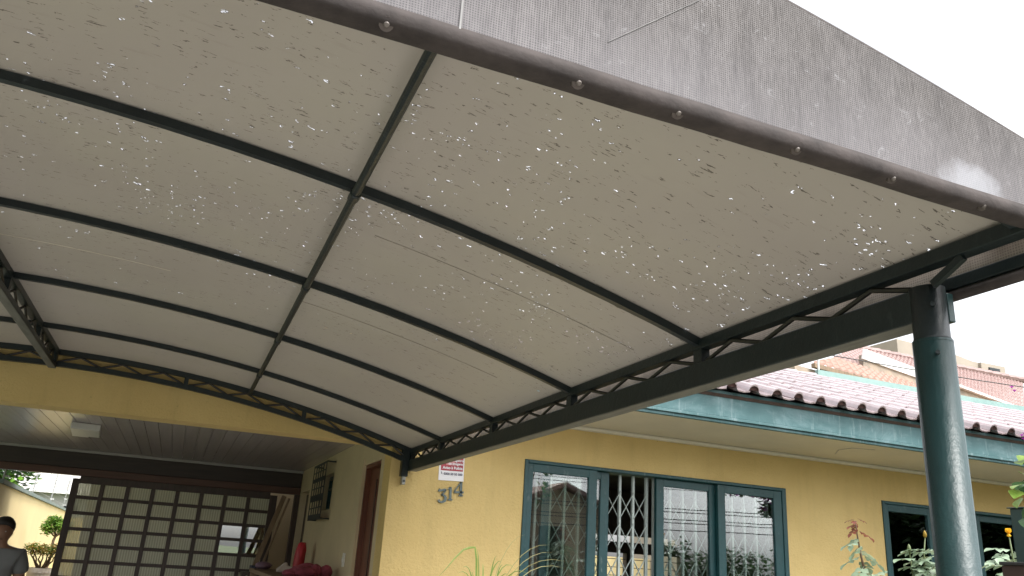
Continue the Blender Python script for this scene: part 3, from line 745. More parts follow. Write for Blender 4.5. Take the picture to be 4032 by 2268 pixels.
# canvas
cv = MB(); nx, ny = 64, 40; vs = []; fs = []
for j in range(ny + 1):
    y = YF + .03 + (FY - .0015 - YF - .03) * j / ny
    # slight sag between the ribs
    d = min(abs(y - r) for r in RIBS + (YB,)); sag = -.004 * min(1, d / .3)
    for i in range(nx + 1):
        x = XL - .04 + (XR + .04 - XL + .04) * i / nx
        vs.append((x, y, zc(x) + sag))
for j in range(ny):
    for i in range(nx):
        a = j * (nx + 1) + i; fs.append((a, a + 1, a + nx + 2, a + nx + 1))
cvo = cv.add(vs, fs).build('canvas', Mt['canvas'], can, smooth=True, fix=False)
# weld seams in the canvas
for (xa, xb, y) in ((.42, 1.36, 2.33), (-.86, -.2, 3.35), (.32, 1.2, 3.24)):
    pts = [(xa + (xb - xa) * k / 12, y, zc(xa + (xb - xa) * k / 12) - .0045) for k in range(13)]
    MB().sweep(pts, .0032, .001).build('seam', Mt['soffit_cream'] if xa < 0 else Mt['canvas_seam'], cvo)
def arc(x0, x1, y, dz, n=28): return [(x0 + (x1 - x0) * k / n, y, zc(x0 + (x1 - x0) * k / n) + dz) for k in range(n + 1)]
for y in RIBS:
    MB().sweep(arc(XL, XR, y, -.017), .0225, .025).build('rib', SG, can)
# straight tie tube with end caps at each rib
for xt in (.297, 2 * XC - .297):
    for a, b in zip(RIBS[:-1] + (RIBS[-1],), RIBS[1:] + (YB - .02,)):
        o = MB().tube([(xt, a + .02, zc(xt) - .040), (xt, b - .004, zc(xt) - .040)], .0125, 10).build('tie_tube', SG, can, smooth=False)
        MB().lathe((0, 0, 0), [(.001, -.008), (.017, -.008), (.019, 0), (.019, .03), (.0155, .036)], 10)
    for y in RIBS:
        m = MB(); m.tube([(xt, y - .024, zc(xt) - .042), (xt, y - .018, zc(xt) - .041), (xt, y + .022, zc(xt) - .040)], [.0125, .0165, .0165], 10)
        m.build('tube_cap', SG, can)
# end truss on the house wall (follows the arch)
et = part('end_truss', can, (XC, YB, 1.0))
MB().sweep(arc(XL, XR, YB, -.020, 40), .030, .032).build('chord', SG, et)
MB().sweep(arc(XL, XR, YB, -.094, 40), .030, .030).build('chord', SG, et)
posts = [XL + .763 * k for k in range(7)]
for x in posts:
    MB().bar((x, YB, zc(x) - .082), (x, YB, zc(x) - .034), .026, .026).build('post', SG, et)
for k in range(6):
    for q in range(3):
        xa = posts[k] + .02 + .241 * q; xm = xa + .12; xb = xa + .241
        MB().tube([(xa, YB, zc(xa) - .080), (xm, YB, zc(xm) - .036)], .0068, 6).build('web_bar', WB, et)
        MB().tube([(xm, YB, zc(xm) - .036), (xb, YB, zc(xb) - .080)], .0068, 6).build('web_bar', WB, et)
# side and middle trusses
def long_truss(x, ztop, zbot, y0, pale, name):
    t = part(name, can, (x, 3, ztop))
    MB().box(x - .018, x + .018, y0, YB - .017, ztop - .032, ztop).build('chord', SG, t, bevel=.002)
    nodes = [max(r, 1.19) for r in RIBS] + [YB - .02]
    if pale:
        MB().box(x - .022, x + .022, y0, YB - .017, zbot - .026, zbot).build('chord', SG, t, bevel=.002)
        MB().box(x - .020, x + .020, y0 + .002, YB - .019, zbot - .0285, zbot - .0265).build('underside', Mt['pale_underside'], t)
    for y in nodes[1:]: MB().box(x - .015, x + .015, y - .022, y + .022, zbot, ztop - .0325).build('post', SG, t)
    for a, b in zip(nodes[:-1], nodes[1:]):
        st = (b - a - .05) / 3
        for q in range(3):
            ya = a + .025 + st * q; ym = ya + st / 2; yb = ya + st
            MB().tube([(x, ya, zbot + .003), (x, ym, ztop - .035)], .0065, 6).build('web_bar', WB, t)
            MB().tube([(x, ym, ztop - .035), (x, yb, zbot + .003)], .0065, 6).build('web_bar', WB, t)
    return t
long_truss(XR, .697, .6215, 0.95, False, 'side_truss')
long_truss(XL, .697, .6215, 0.95, False, 'side_truss')
long_truss(XC, zc(XC) - .006, .965, 1.12, True, 'middle_truss')
for sgn_, xx in ((1, 1.41), (-1, XL - .04)):
    x0, x1 = (xx, xx + .06)
    bo = MB().box(x0, x1, 1.195, YB, .5478, .620).build('side_beam', SG, can, bevel=.003)
    MB().box(x0 + .003, x1 - .003, 1.20, YB - .03, .5455, .5474).build('underside', Mt['pale_underside'], bo)
    MB().box(x0 + .050, x0 + .0685, 1.172, 1.215, .5465, .612).build('beam_end_plate', Mt['post_green'], can, bevel=.002)
    rl = MB().box(x0 + .082, x0 + .104, .94, YB, .630, .657).build('hem_rail', SG, can, bevel=.002)
    MB().tube([(x0 + .094, .94, .617), (x0 + .094, 1.2, .617), (x0 + .094, YB, .617)], .0125, 10).build('hem', Mt['hem'], rl, smooth=True)
    MB().box(x0 + .094, x0 + .098, .94, YB, .6575, .716).build('side_valance', Mt['side_weave'], can)
    MB().tube([(x0 + .031, 1.205, G), (x0 + .031, 1.205, .505)], .0405, 28).build('column', Mt['post_green'], can, smooth=True)
    MB().tube([(x0 + .031, 1.205, .50), (x0 + .031, 1.205, .512), (x0 + .031, 1.205, .625)], [.0407, .0365, .0365], 28).build('column_collar', SG, can, smooth=True)
    MB().bar((x0 + .01, 1.17, .622), (x0 + .01, 1.09, .660), .012, .016).build('bracket', SG, can)
    for yy, zz in ((1.165, .575), (1.165, .47)):
        MB().tube([(x0 + .005, yy + .008, zz), (x0 - .004, yy + .001, zz)], .0045, 8).build('bolt', Mt['steel_green'], can)
# wall plate under the beam end
bp_ = MB().box(1.379, 1.403, FY - .05, FY - .002, .455, .509).build('wall_bracket', Mt['galvanised'], can, bevel=.003)
MB().tube([(1.391, FY - .052, .478), (1.391, FY - .058, .478)], .007, 8).build('bolt', SG, bp_)
MB().box(1.366, 1.412, FY - .06, FY - .003, .5095, .70).build('wall_post', SG, can)
# front valance: flat-bottomed, arched top, wrapped round the front tube
def zt(x): return 1.126 - 0.0545 * (x - XC) ** 2
VX0, VX1 = -3.20, 1.485; ZB = .688
def zb(x): return ZB + .0085 * (1.2 - x) if x > XC else ZB + .0085 * (1.2 - XC)
nv = 60; top = [(VX0 + (VX1 - VX0) * k / nv) for k in range(nv + 1)]
vs = []; fs = []
for yy in (YF - .012, YF + .02):
    for x in top: vs.append((x, yy, zb(x)))
    for x in top: vs.append((x, yy, zt(x)))
n1 = nv + 1
for k in range(nv):
    fs += [(k, k + 1, n1 + k + 1, n1 + k), (2 * n1 + k + 1, 2 * n1 + k, 3 * n1 + k, 3 * n1 + k + 1), (n1 + k, n1 + k + 1, 3 * n1 + k + 1, 3 * n1 + k), (k + 1, k, 2 * n1 + k, 2 * n1 + k + 1)]
fs += [(0, n1, 3 * n1, 2 * n1), (n1 - 1, 3 * n1 - 1, 4 * n1 - 1, 2 * n1 - 1)]
val = MB().add(vs, fs).build('front_valance', Mt['valance_weave'], can)
hm = MB(); sec = [(-.0135, .012), (-.0155, .000), (-.0145, -.012), (-.0105, -.0160), (.020, -.0170), (.027, -.013), (.030, .004)]
vs = []; fs = []; ns = len(sec); xs_ = [VX0 + (VX1 - VX0) * k / 40 for k in range(41)]
rh = random.Random(3)
for x in xs_:
    j = rh.uniform(-.0015, .0015)
    for (dy, dz) in sec: vs.append((x, YF + dy, zb(x) + dz + j))
for k in range(40):
    for q in range(ns - 1): fs.append((k * ns + q, k * ns + q + 1, (k + 1) * ns + q + 1, (k + 1) * ns + q))
    fs.append((k * ns + ns - 1, k * ns, (k + 1) * ns, (k + 1) * ns + ns - 1))
fs += [tuple(range(ns))[::-1], tuple(40 * ns + q for q in range(ns))]
MB().add(vs, fs).build('hem', Mt['hem'], val, smooth=True)
pts = [(x, YF + .004, zt(x) + .006) for x in top]
MB().tube(pts, .0115, 8).build('top_piping', Mt['hem'], val, smooth=True)
MB().box(.2455, .2485, YF - .0140, YF - .0121, ZB + .013, zt(.25) - .008).build('seam', Mt['seam_grey'], val)
MB().bar((.483, YF - .0125, .764), (.652, YF - .0125, .903), .0008, .0020, (0, 1, 0)).build('seam', Mt['seam_grey'], val)
# hem screws with their washers
for xq in (-.70, -.28, .145, .438, .612, .843, 1.052, 1.270):
    a = Vector((xq, YF - .006, zb(xq) - .0125)); d = Vector((0, -.72, -.70)).normalized()
    wsh = MB().tube([a - d * .006, a + d * .003], .0105, 14).build('screw_washer', Mt['washer'], val)
    MB().tube([a + d * .0032, a + d * .0055, a + d * .0075], [.0042, .0042, .0028], 10).build('screw', Mt['bolt_steel'], wsh)
MB().box(VX1 - .004, VX1 - .0005, YF + .021, 1.10, ZB, .83).build('corner_return', Mt['valance_weave'], val)

# ================================================================== garage contents
cl = thing('ceiling_light', (-.86, 7.6, CZ), 'white louvred light fitting screwed to the garage ceiling boards', 'ceiling light')
MB().prism([(-.975, 7.95, CZ - .055), (-.755, 7.95, CZ - .055), (-.715, 7.42, CZ - .055), (-.935, 7.42, CZ - .055)], (0, 0, .053)).build('housing', Mt['lamp_white'], cl, bevel=.006)
MB().prism([(-.99, 8.10, CZ - .045), (-.86, 8.10, CZ - .045), (-.86, 7.952, CZ - .050), (-.975, 7.952, CZ - .050)], (0, 0, .03)).build('diffuser', Mt['lamp_louvre'], cl)
scn = thing('window_screen', (1.217, 8.08, .53), 'dark pierced metal screen standing off the garage side wall on brackets', 'security screen')
sx0, sx1 = 1.2155, 1.2185; SY = (7.70, 8.47); SZ = (.262, .796)
fr = MB(); fr.box(sx0, sx1, SY[0], SY[0] + .045, *SZ); fr.box(sx0, sx1, SY[1] - .045, SY[1], *SZ)
yi0, yi1 = SY[0] + .045, SY[1] - .045
bands = [(.262, .315), (.315 + .055, .370 + .012), (.437, .500), (.555, .567), (.622, .660), (.712, .722), (.774, .796)]
for z0, z1 in bands: fr.box(sx0 + .0001, sx1 - .0001, yi0, yi1, z0, z1)
st = (yi1 - yi0) / 5
for (z0, z1) in ((.315, .370), (.382, .437), (.500, .555), (.567, .622), (.660, .712), (.722, .774)):
    for k in range(1, 5): fr.box(sx0 + .0002, sx1 - .0002, yi0 + st * k - .028, yi0 + st * k + .028, z0, z1)
fr.build('panel', Mt['screen_dark'], scn)
for y in (SY[0] + .012, SY[1] - .012):
    for z in (SZ[0] + .01, SZ[1] - .006): MB().box(sx1 + .0005, WX - .001, y - .011, y + .011, z - .006, z + .006).build('bracket', Mt['screen_dark'], scn)
bench = thing('work_bench', (1.02, 7.4, G), 'tall wooden bench against the garage side wall heaped with cloths', 'bench')
BT = -.215
MB().box(.76, 1.285, 6.55, 8.75, BT - .035, BT).build('bench_top', Mt['plank_wood'], bench, bevel=.004)
for x in (.80, 1.245):
    for y in (6.6, 8.7): MB().box(x - .03, x + .03, y - .03, y + .03, G, BT - .036).build('leg', Mt['plank_wood'], bench)
rs = thing('red_bag', (1.19, 8.3, BT), 'tall red plastic bag standing upright on the bench by the dark door', 'bag')
rb = MB(); rj = random.Random(5)
rings = [(.062, 0, 0), (.070, .05, 0), (.067, .14, .004), (.064, .20, .008), (.050, .25, .012), (.040, .268, .016), (.030, .270, .018)]
vs = []; fs = []
for r, z, dx in rings:
    for k in range(16):
        a = 2 * pi * k / 16; rr2 = r * (1 + rj.uniform(-.05, .05) * (1 if z < .26 else 2)); vs.append((1.165 + dx + rr2 * .75 * math.cos(a), 8.3 + rr2 * math.sin(a), BT + .001 + z))
for i in range(len(rings) - 1):
    for k in range(16): k2 = (k + 1) % 16; fs.append((i * 16 + k, i * 16 + k2, (i + 1) * 16 + k2, (i + 1) * 16 + k))
fs += [tuple(range(16))[::-1], tuple(96 + k for k in range(16))]
rb.add(vs, fs).build('bag_body', Mt['red_plastic'], rs, smooth=True)
pk = thing('cloth_bundle', (1.1, 7.0, BT), 'knotted dark pink cloth bundle lying on the bench', 'cloth bundle')
b_ = MB(); rj = random.Random(9)
for c, r in (((1.03, 6.98, BT + .035), (.125, .13, .05)), ((1.06, 7.02, BT + .055), (.085, .09, .05)), ((1.12, 6.96, BT + .05), (.05, .06, .052)), ((.93, 6.98, BT + .02), (.07, .10, .03))):
    b_.blob(c, r, .07, 14, 9, rnd=rj)
b_.build('folds', Mt['pink_cloth'], pk, smooth=True)
MB().blob((1.205, 6.96, BT + .042), (.055, .06, .056), .06, 12, 9, rnd=rj).build('knot', Mt['pink_cloth'], pk, smooth=True)
wc = MB().prism([(.90, 7.75, BT + .001), (1.09, 7.75, BT + .001), (1.06, 7.74, BT + .05), (1.0, 7.75, BT + .055), (.985, 7.76, BT + .09), (.955, 7.76, BT + .075), (.905, 7.75, BT + .035)], (.02, .14, 0)).build('white_cloth', Mt['white_cloth'], None, bevel=.012)
tag(wc, 'crumpled off-white cloth on the bench left of the red bag', 'cloth')
pb = MB().blob((.86, 8.45, BT + .035), (.078, .10, .036), .09, 14, 9, rnd=rj).build('purple_bag', Mt['purple_cloth'], None, smooth=True)
tag(pb, 'shiny purple bag slumped on the bench beside the leaning timbers', 'bag')
pl = MB().bar((1.064, 9.40, .535), (.48, 9.0, -1.49), .05, .026, (0, 1, 0)).build('timber_plank', Mt['plank_wood'], None, bevel=.003)
tag(pl, 'wide brown plank leaning diagonally before the garage gate, left one', 'plank', 'timbers leaning by the gate')
pl2 = MB().bar((1.117, 9.36, .512), (.565, 9.0, -1.49), .022, .022, (0, 1, 0)).build('timber_batten', Mt['plank_wood'], None, bevel=.002)
tag(pl2, 'thin pale batten leaning diagonally to the right of the wide plank', 'batten', 'timbers leaning by the gate')
bx = MB().box(.80, .90, 9.0, 9.25, -.262, -.20).build('blue_crate', Mt['blue_plastic'], None, bevel=.004)
tag(bx, 'small dark blue box on the shelf behind the leaning plank', 'box')
shl = thing('shelf_stand', (.88, 9.1, G), 'dark stand behind the leaning timbers carrying a small blue box', 'stand')
MB().box(.72, 1.0, 8.98, 9.3, -.295, -.263).build('shelf_top', Mt['dark_wood'], shl)
for x in (.74, .98): MB().box(x - .015, x + .015, 9.0, 9.28, G, -.296).build('leg', Mt['dark_wood'], shl)

# ================================================================== leaf helpers
def leaf_cloud(name, mats, parent, centres, count, size, rnd, flat=.5, weights=None):
    vs, fs, mi = [], [], []
    for _ in range(count):
        c, r = rnd.choice(centres)
        while True:
            p = Vector((rnd.uniform(-1, 1), rnd.uniform(-1, 1), rnd.uniform(-1, 1)))
            if .15 < p.length <= 1: break
        p = Vector((p.x * r[0], p.y * r[1], p.z * r[2])) * (.75 + .3 * rnd.random()) + Vector(c)
        s = size * rnd.uniform(.55, 1.25)
        a = rnd.uniform(0, 2 * pi); d = Vector((math.cos(a), math.sin(a), rnd.uniform(-.7, .5))).normalized()
        sd_ = d.cross(Vector((rnd.uniform(-.6, .6), rnd.uniform(-.6, .6), 1))).normalized()
        o = len(vs); up_ = sd_.cross(d) * s * .12
        vs += [p, p + d * s * .45 + sd_ * s * .26 - up_, p + d * s, p + d * s * .45 - sd_ * s * .26 - up_]
        fs += [(o, o + 1, o + 2), (o, o + 2, o + 3)]; k = rnd.randrange(len(mats)); mi += [k, k]
    m = MB(); m.v = vs; m.f = [list(f) for f in fs]; m.mi = mi
    return m.build(name, mats, parent, fix=False)
def limb(m, a, b, r0_, r1_, rnd, n=5, bend=.06):
    a, b = Vector(a), Vector(b); L_ = (b - a).length; pts = []
    for k in range(n + 1):
        t = k / n; j = Vector((rnd.uniform(-1, 1), rnd.uniform(-1, 1), rnd.uniform(-.4, .4))) * bend * L_ * (0 if k in (0, n) else 1)
        pts.append(a.lerp(b, t) + j)
    m.tube(pts, [r0_ + (r1_ - r0_) * k / n for k in range(n + 1)], 7); return pts
R = random.Random(21)

# ================================================================== the backyard seen through the garage
bwall = thing('boundary_wall', (-2.0, 14, G), 'pale yellow boundary wall with grey coping behind the garage', 'wall')
xa, ya, xb, yb = -1.66, 9.3, -2.16, 19.5
MB().prism([(xa, ya, G), (xb, yb, G), (xb, yb, .42), (xa, ya, .42)], (-.15, 0, 0)).build('wall_face', Mt['boundary_yellow'], bwall)
MB().prism([(xa + .03, ya, .422), (xb + .03, yb, .422), (xb + .03, yb, .462), (xa + .03, ya, .462)], (-.21, 0, 0)).build('coping', Mt['coping_grey'], bwall)
MB().box(-2.3, 12.5, 19.5, 19.65, G, .30).build('wall_face', Mt['boundary_yellow'], bwall)
ef = thing('electric_fence', (-2.0, 13, .46), 'galvanised electric fence poles and wires on top of the boundary wall', 'fence')
tv_ = []
for t_, hgt in ((.06, .5), (.36, .55), (.66, .55), (.97, .6)):
    x, y = xa + (xb - xa) * t_ - .06, ya + (yb - ya) * t_
    po = MB().tube([(x, y, .462), (x + .02, y, .462 + hgt)], .010, 6).build('pole', Mt['galvanised'], ef)
    for q in range(5):
        z = .462 + hgt * (.12 + .2 * q)
        MB().tube([(x - .01, y, z), (x + .045, y, z)], .011, 6).build('insulator', Mt['lamp_white'], po)
    tv_.append((x + .04, y, hgt))
for q in range(5):
    MB().tube([(x, y, .462 + h_ * (.12 + .2 * q)) for x, y, h_ in tv_], .0022, 4).build('wire', Mt['galvanised'], ef)
nb2 = thing('neighbour_house', (-1.9, 26, G), 'white stained neighbouring building with orange roof tiles seen through the garage', 'house')
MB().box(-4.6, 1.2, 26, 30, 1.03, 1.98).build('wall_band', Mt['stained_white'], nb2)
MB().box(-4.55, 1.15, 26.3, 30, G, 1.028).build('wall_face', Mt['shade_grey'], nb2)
MB().box(-3.0, -2.6, 26.27, 26.299, .55, .72).build('window', Mt['screen_dark'], nb2)
rt = MB(); rt_mi = 0
for i in range(30):
    x = -4.7 + i * .21
    for j in range(6):
        y = 25.85 + j * .34; z = 2.0 + j * .17
        rt.tube([(x, y, z + .02), (x, y + .40, z + .20)], [.09, .075], 6, True)
rt.box(-4.8, 1.4, 25.9, 29.8, 1.982, 2.0)
tag(rt.build('roof_tiles', Mt['orange_tile'], nb2), kind='stuff')
tr = thing('backyard_tree', (-3.6, 17.5, G), 'leafy green tree rising behind the boundary wall', 'tree')
m = MB(); limb(m, (-3.6, 17.5, G), (-3.3, 17.3, .9), .12, .07, R)
for e in ((-2.8, 17.1, 1.5), (-3.8, 17.6, 1.8), (-3.2, 17.0, 1.9)): limb(m, (-3.3, 17.3, .85), e, .06, .02, R)
m.build('trunk', Mt['dark_bark'], tr, smooth=True)
leaf_cloud('crown', [Mt['leaf_dark'], Mt['leaf_dark'], Mt['leaf_bright']], tr, [((-2.9, 17.1, 1.25), (.55, .5, .62)), ((-3.6, 17.4, 1.6), (.8, .7, .8)), ((-3.2, 17.0, .8), (.5, .5, .45))], 1700, .17, R)
def planter(name, cx, cy, zt_, w_, label):
    o = thing(name, (cx, cy, G), label, 'planter')
    MB().lathe((cx, cy, G), [(w_ * .62, 0), (w_ * .72, .05), (w_ * .95, zt_ - G - .05), (w_ * 1.02, zt_ - G - .05), (w_ * 1.02, zt_ - G), (w_ * .9, zt_ - G), (w_ * .9, zt_ - G - .03)], 20).build('bowl', Mt['white_pot'], o, smooth=False)
    MB().lathe((cx, cy, zt_ - .045), [(w_ * .88, 0), (w_ * .5, .012), (.01, .02)], 16).build('soil', Mt['soil'], o)
    return o
# round-headed shrub
p1_ = planter('plant_pot', -1.33, 10.9, -.395, .135, 'white pot holding the low amber bush by the gate')
bs = thing('amber_bush', (-1.33, 10.9, -.42), 'low rounded bush with amber green leaves in a white pot', 'bush')
m = MB(); ends = []
for k in range(9):
    a = 2 * pi * k / 9 + .3; e = (-1.33 + .14 * math.cos(a), 10.9 + .14 * math.sin(a), -.24 + R.uniform(-.03, .05)); limb(m, (-1.33 + .03 * math.cos(a), 10.9 + .03 * math.sin(a), -.43), e, .013, .005, R); ends.append(e)
m.build('stems', Mt['bark'], bs, smooth=True)
leaf_cloud('crown', [Mt['leaf_amber'], Mt['leaf_amber'], Mt['leaf_bright']], bs, [((e[0], e[1], e[2] + .02), (.085, .085, .07)) for e in ends] + [((-1.33, 10.9, -.19), (.12, .12, .07))], 1000, .042, R)
p2_ = planter('plant_pot', -1.43, 12.6, -.50, .16, 'tall white pot under the bright green topiary')
bt = thing('topiary_tree', (-1.43, 12.6, -.53), 'small topiary tree with bright green mop head on a bare trunk', 'tree')
m = MB(); limb(m, (-1.46, 12.6, -.53), (-1.45, 12.6, -.03), .022, .016, R, 6, .03)
for k in range(7):
    a = 2 * pi * k / 7; limb(m, (-1.45, 12.6, -.06), (-1.47 + .16 * math.cos(a), 12.6 + .16 * math.sin(a), .03 + R.uniform(0, .1)), .010, .004, R)
m.build('trunk', Mt['bark'], bt, smooth=True)
leaf_cloud('crown', [Mt['leaf_bright'], Mt['leaf_bright'], Mt['leaf_vine']], bt, [((-1.47, 12.6, .085), (.19, .18, .11)), ((-1.55, 12.58, .05), (.10, .12, .10)), ((-1.38, 12.6, .07), (.12, .12, .10)), ((-1.5, 12.6, .15), (.10, .1, .07))], 1500, .05, R)

# ================================================================== person
def skin_mesh(name, verts, edges, radii, m, parent, root=0, sub=2):
    """one continuous surface grown over a skeleton"""
    me_ = bpy.data.meshes.new(name); org = Vector((0, 0, 0)); p = parent
    while p is not None: org += p.location; p = p.parent
    me_.from_pydata([tuple(Vector(v) + Vector((0, 0, H)) - org) for v in verts], edges, [])
    me_.materials.append(m)
    o = bpy.data.objects.new(name, me_); COL.objects.link(o); o.parent = parent
    b = bmesh.new(); b.from_mesh(me_); lay = b.verts.layers.skin.verify(); b.verts.ensure_lookup_table()
    for i, v in enumerate(b.verts):
        r = radii[i]; v[lay].radius = r if isinstance(r, tuple) else (r, r); v[lay].use_root = (i == root)
    b.to_mesh(me_); b.free()
    sk = o.modifiers.new('skin', 'SKIN'); sk.use_smooth_shade = True
    ss = o.modifiers.new('sub', 'SUBSURF'); ss.levels = sub; ss.render_levels = sub
    return o
def make_person(px, py, top, label):
    pr = thing('person', (px, py, G), label, 'person')
    Z = lambda f: G + (top - G) * f
    hgt = top - G
    V = []; E = []; Rr = []
    def add(x, y, z, r, prev=None):
        V.append((px + x * hgt, py + y * hgt, Z(z))); Rr.append(r if isinstance(r, tuple) else r); 
        Rr[-1] = tuple(q * hgt for q in r) if isinstance(r, tuple) else r * hgt
        if prev is not None: E.append((prev, len(V) - 1))
        return len(V) - 1
    pel = add(0, 0, .53, (.085, .06)); sp1 = add(0, .005, .62, (.075, .055), pel); sp2 = add(0, .01, .72, (.088, .06), sp1); ch = add(0, .01, .79, (.085, .055), sp2)
    nk = add(0, .0, .845, .033, ch); hb = add(0, -.006, .885, .042, nk); hm_ = add(0, -.004, .925, (.048, .055), hb); ht = add(0, 0, .965, (.042, .048), hm_)
    add(0, -.062, .905, .010, hm_)                                            # nose
    for s in (-1, 1):
        add(s * .053, .004, .915, .009, hm_)                                  # ears
        sh = add(s * .105, .012, .805, .040, ch); el = add(s * .140, .02, .635, .028, sh); wr = add(s * .135, -.035, .50, .019, el)
        pa = add(s * .128, -.05, .462, (.022, .012), wr)
        for k, (dx, ln) in enumerate(((-.016, .045), (-.005, .052), (.006, .048), (.016, .038))):
            f1 = add(s * (.128) + dx * .7, -.056, .462 - .028, .0055, pa); add(s * .128 + dx, -.052, .462 - .028 - ln * .75, .0045, f1)
        th = add(s * .128 - s * .024, -.062, .466, .0065, wr); add(s * .128 - s * .026, -.072, .44, .0055, th)
        hp = add(s * .052, 0, .49, .055, pel); kn = add(s * .06, -.005, .28, .036, hp); an = add(s * .062, .012, .045, .022, kn); ft = add(s * .07, -.07, .018, (.024, .014), an)
    skin_mesh('body', V, E, Rr, Mt['skin'], pr)
    # t-shirt
    V2 = []; E2 = []; R2 = []; V, E, Rr = V2, E2, R2
    def add2(x, y, z, r, prev=None):
        V2.append((px + x * hgt, py + y * hgt, Z(z))); R2.append(tuple(q * hgt for q in r) if isinstance(r, tuple) else r * hgt)
        if prev is not None: E2.append((prev, len(V2) - 1))
        return len(V2) - 1
    a0 = add2(0, 0, .49, (.105, .078)); a1 = add2(0, .005, .60, (.100, .072), a0); a2 = add2(0, .01, .71, (.105, .074), a1); a3 = add2(0, .01, .785, (.098, .068), a2); add2(0, .002, .832, (.048, .044), a3)
    for s in (-1, 1):
        b1 = add2(s * .108, .012, .798, .050, a3); add2(s * .138, .018, .695, .046, b1)
    skin_mesh('shirt', V2, E2, R2, Mt['shirt'], pr)
    V3 = []; E3 = []; R3 = []
    def add3(x, y, z, r, prev=None):
        V3.append((px + x * hgt, py + y * hgt, Z(z))); R3.append(tuple(q * hgt for q in r) if isinstance(r, tuple) else r * hgt)
        if prev is not None: E3.append((prev, len(V3) - 1))
        return len(V3) - 1
    c0 = add3(0, 0, .52, (.092, .068))
    for s in (-1, 1):
        c1 = add3(s * .054, 0, .47, .062, c0); c2 = add3(s * .06, -.004, .28, .048, c1); add3(s * .062, .01, .06, .040, c2)
    skin_mesh('trousers', V3, E3, R3, Mt['trousers'], pr)
    hb_ = MB(); hb_.blob((px, py + .012 * hgt, Z(.947)), (.056 * hgt, .062 * hgt, .055 * hgt), .03, 16, 10, rnd=random.Random(2))
    # keep the cap of hair above the brow
    hv = [v if (v.y > py - .01 * hgt or v.z > Z(.955)) else Vector((v.x, py - .02 * hgt + (v.y - py) * .2, max(v.z, Z(.945)))) for v in hb_.v]; hb_.v = hv
    hb_.build('hair', Mt['hair'], pr, smooth=True)
    for s in (-1, 1): MB().blob((px + s * .020 * hgt, py - .050 * hgt, Z(.920)), (.007 * hgt, .005 * hgt, .005 * hgt), 0, 8, 6).build('eye', Mt['eye'], pr)
    MB().bar((px - .016 * hgt, py - .051 * hgt, Z(.880)), (px + .016 * hgt, py - .051 * hgt, Z(.880)), .004, .005).build('mouth', Mt['rust'], pr)
    return pr
make_person(-1.415, 8.6, .105, 'person in a grey t-shirt standing in the shade at the left of the garage')

# ================================================================== roofs beyond, right-hand side
na = thing('hillside_house', (18, 16, G), 'large house behind with pale red tiled roof and white capped parapet', 'house')
def rl(px_, Y, ratio): return None
eL, eR = Vector((12.87, 14.0, 4.73)), Vector((18.6, 15.22, 4.735))
eL2, eR2 = Vector((12.0, 13.8, 4.70)), Vector((24.0, 16.35, 4.72))
pL, pR = Vector((15.5, 15.08, 5.36)), Vector((25.0, 17.6, 5.36))
gL, gR = Vector((18.34, 18.0, 6.81)), Vector((26.0, 18.35, 6.96))
gX = Vector((14.9, 16.0, 5.3))
def tile_surface(name, A, B, C_, D_, nu, nv_, m, parent):
    """corrugated, stepped courses between eave A-B and ridge D-C"""
    mb = MB()
    for j in range(nv_):
        v0_, v1_ = j / nv_, (j + 1.12) / nv_
        for i in range(nu):
            u0_, u1_ = i / nu, (i + 1) / nu
            def P(u, v): return A.lerp(B, u).lerp(D_.lerp(C_, u), min(v, 1))
            lf = Vector((0, 0, .05)); um = u0_ + (u1_ - u0_) * .55; hp = Vector((0, -.01, .055)); js = Vector((0, 0, R.uniform(-.008, .012)))
            a_, b_2, c_ = P(u0_, v0_) + lf * .8 + js, P(um, v0_) + lf * .8 + hp + js, P(u1_, v0_) + lf * .8 + js
            d_, e_, f_ = P(u0_, v1_), P(um, v1_) + hp, P(u1_, v1_)
            dn = Vector((0, 0, -.06))
            mb.add([a_, b_2, c_, d_, e_, f_, a_ + dn, b_2 + dn, c_ + dn], [(0, 1, 4, 3), (1, 2, 5, 4), (0, 6, 7, 1), (1, 7, 8, 2)])
    return tag(mb.build(name, m, parent, fix=False), kind='stuff')
# lower strip of orange tiles between eave and parapet, main pink slope above it
tile_surface('roof_tiles', Vector((12.95, 14.05, 4.76)), Vector((25, 16.6, 4.78)), pR, Vector((14.3, 14.75, 5.22)), 44, 4, Mt['orange_tile'], na)
tile_surface('roof_tiles', Vector((14.3, 14.80, 5.25)), pR + Vector((0, .15, .1)), gR, gL, 46, 11, Mt['pink_tile'], na)
MB().prism([(15.45, 15.04, 5.22), (25.0, 17.57, 5.20), (25.0, 17.57, 5.60), (15.55, 15.06, 5.60)], (0, .18, 0)).build('parapet', Mt['raw_concrete'], na)
MB().prism([(15.40, 14.98, 5.44), (20.2, 16.25, 5.44), (20.2, 16.25, 5.70), (15.50, 15.0, 5.72)], (0, .05, 0)).build('parapet_gutter', Mt['white_capping'], na)
MB().bar((20.2, 16.35, 5.62), (25.0, 17.66, 5.62), .34, .07).build('parapet_capping', Mt['white_capping'], na)
MB().bar((12.9, 14.02, 4.70), (25.0, 16.6, 4.70), .10, .10).build('eave_board', Mt['plank_wood'], na)
MB().bar((12.3, 14.25, 4.47), (25.0, 16.95, 4.47), .5, .34).build('eave_slab', Mt['raw_concrete'], na)
MB().prism([(12.2, 14.5, G), (25, 17.2, G), (25, 17.2, 4.3), (12.2, 14.5, 4.3)], (-.3, 6, 0)).build('wall_face', Mt['cream_render'], na)
rgo = part('ridge', na, (20, 18, 6.8)); r0_ = None
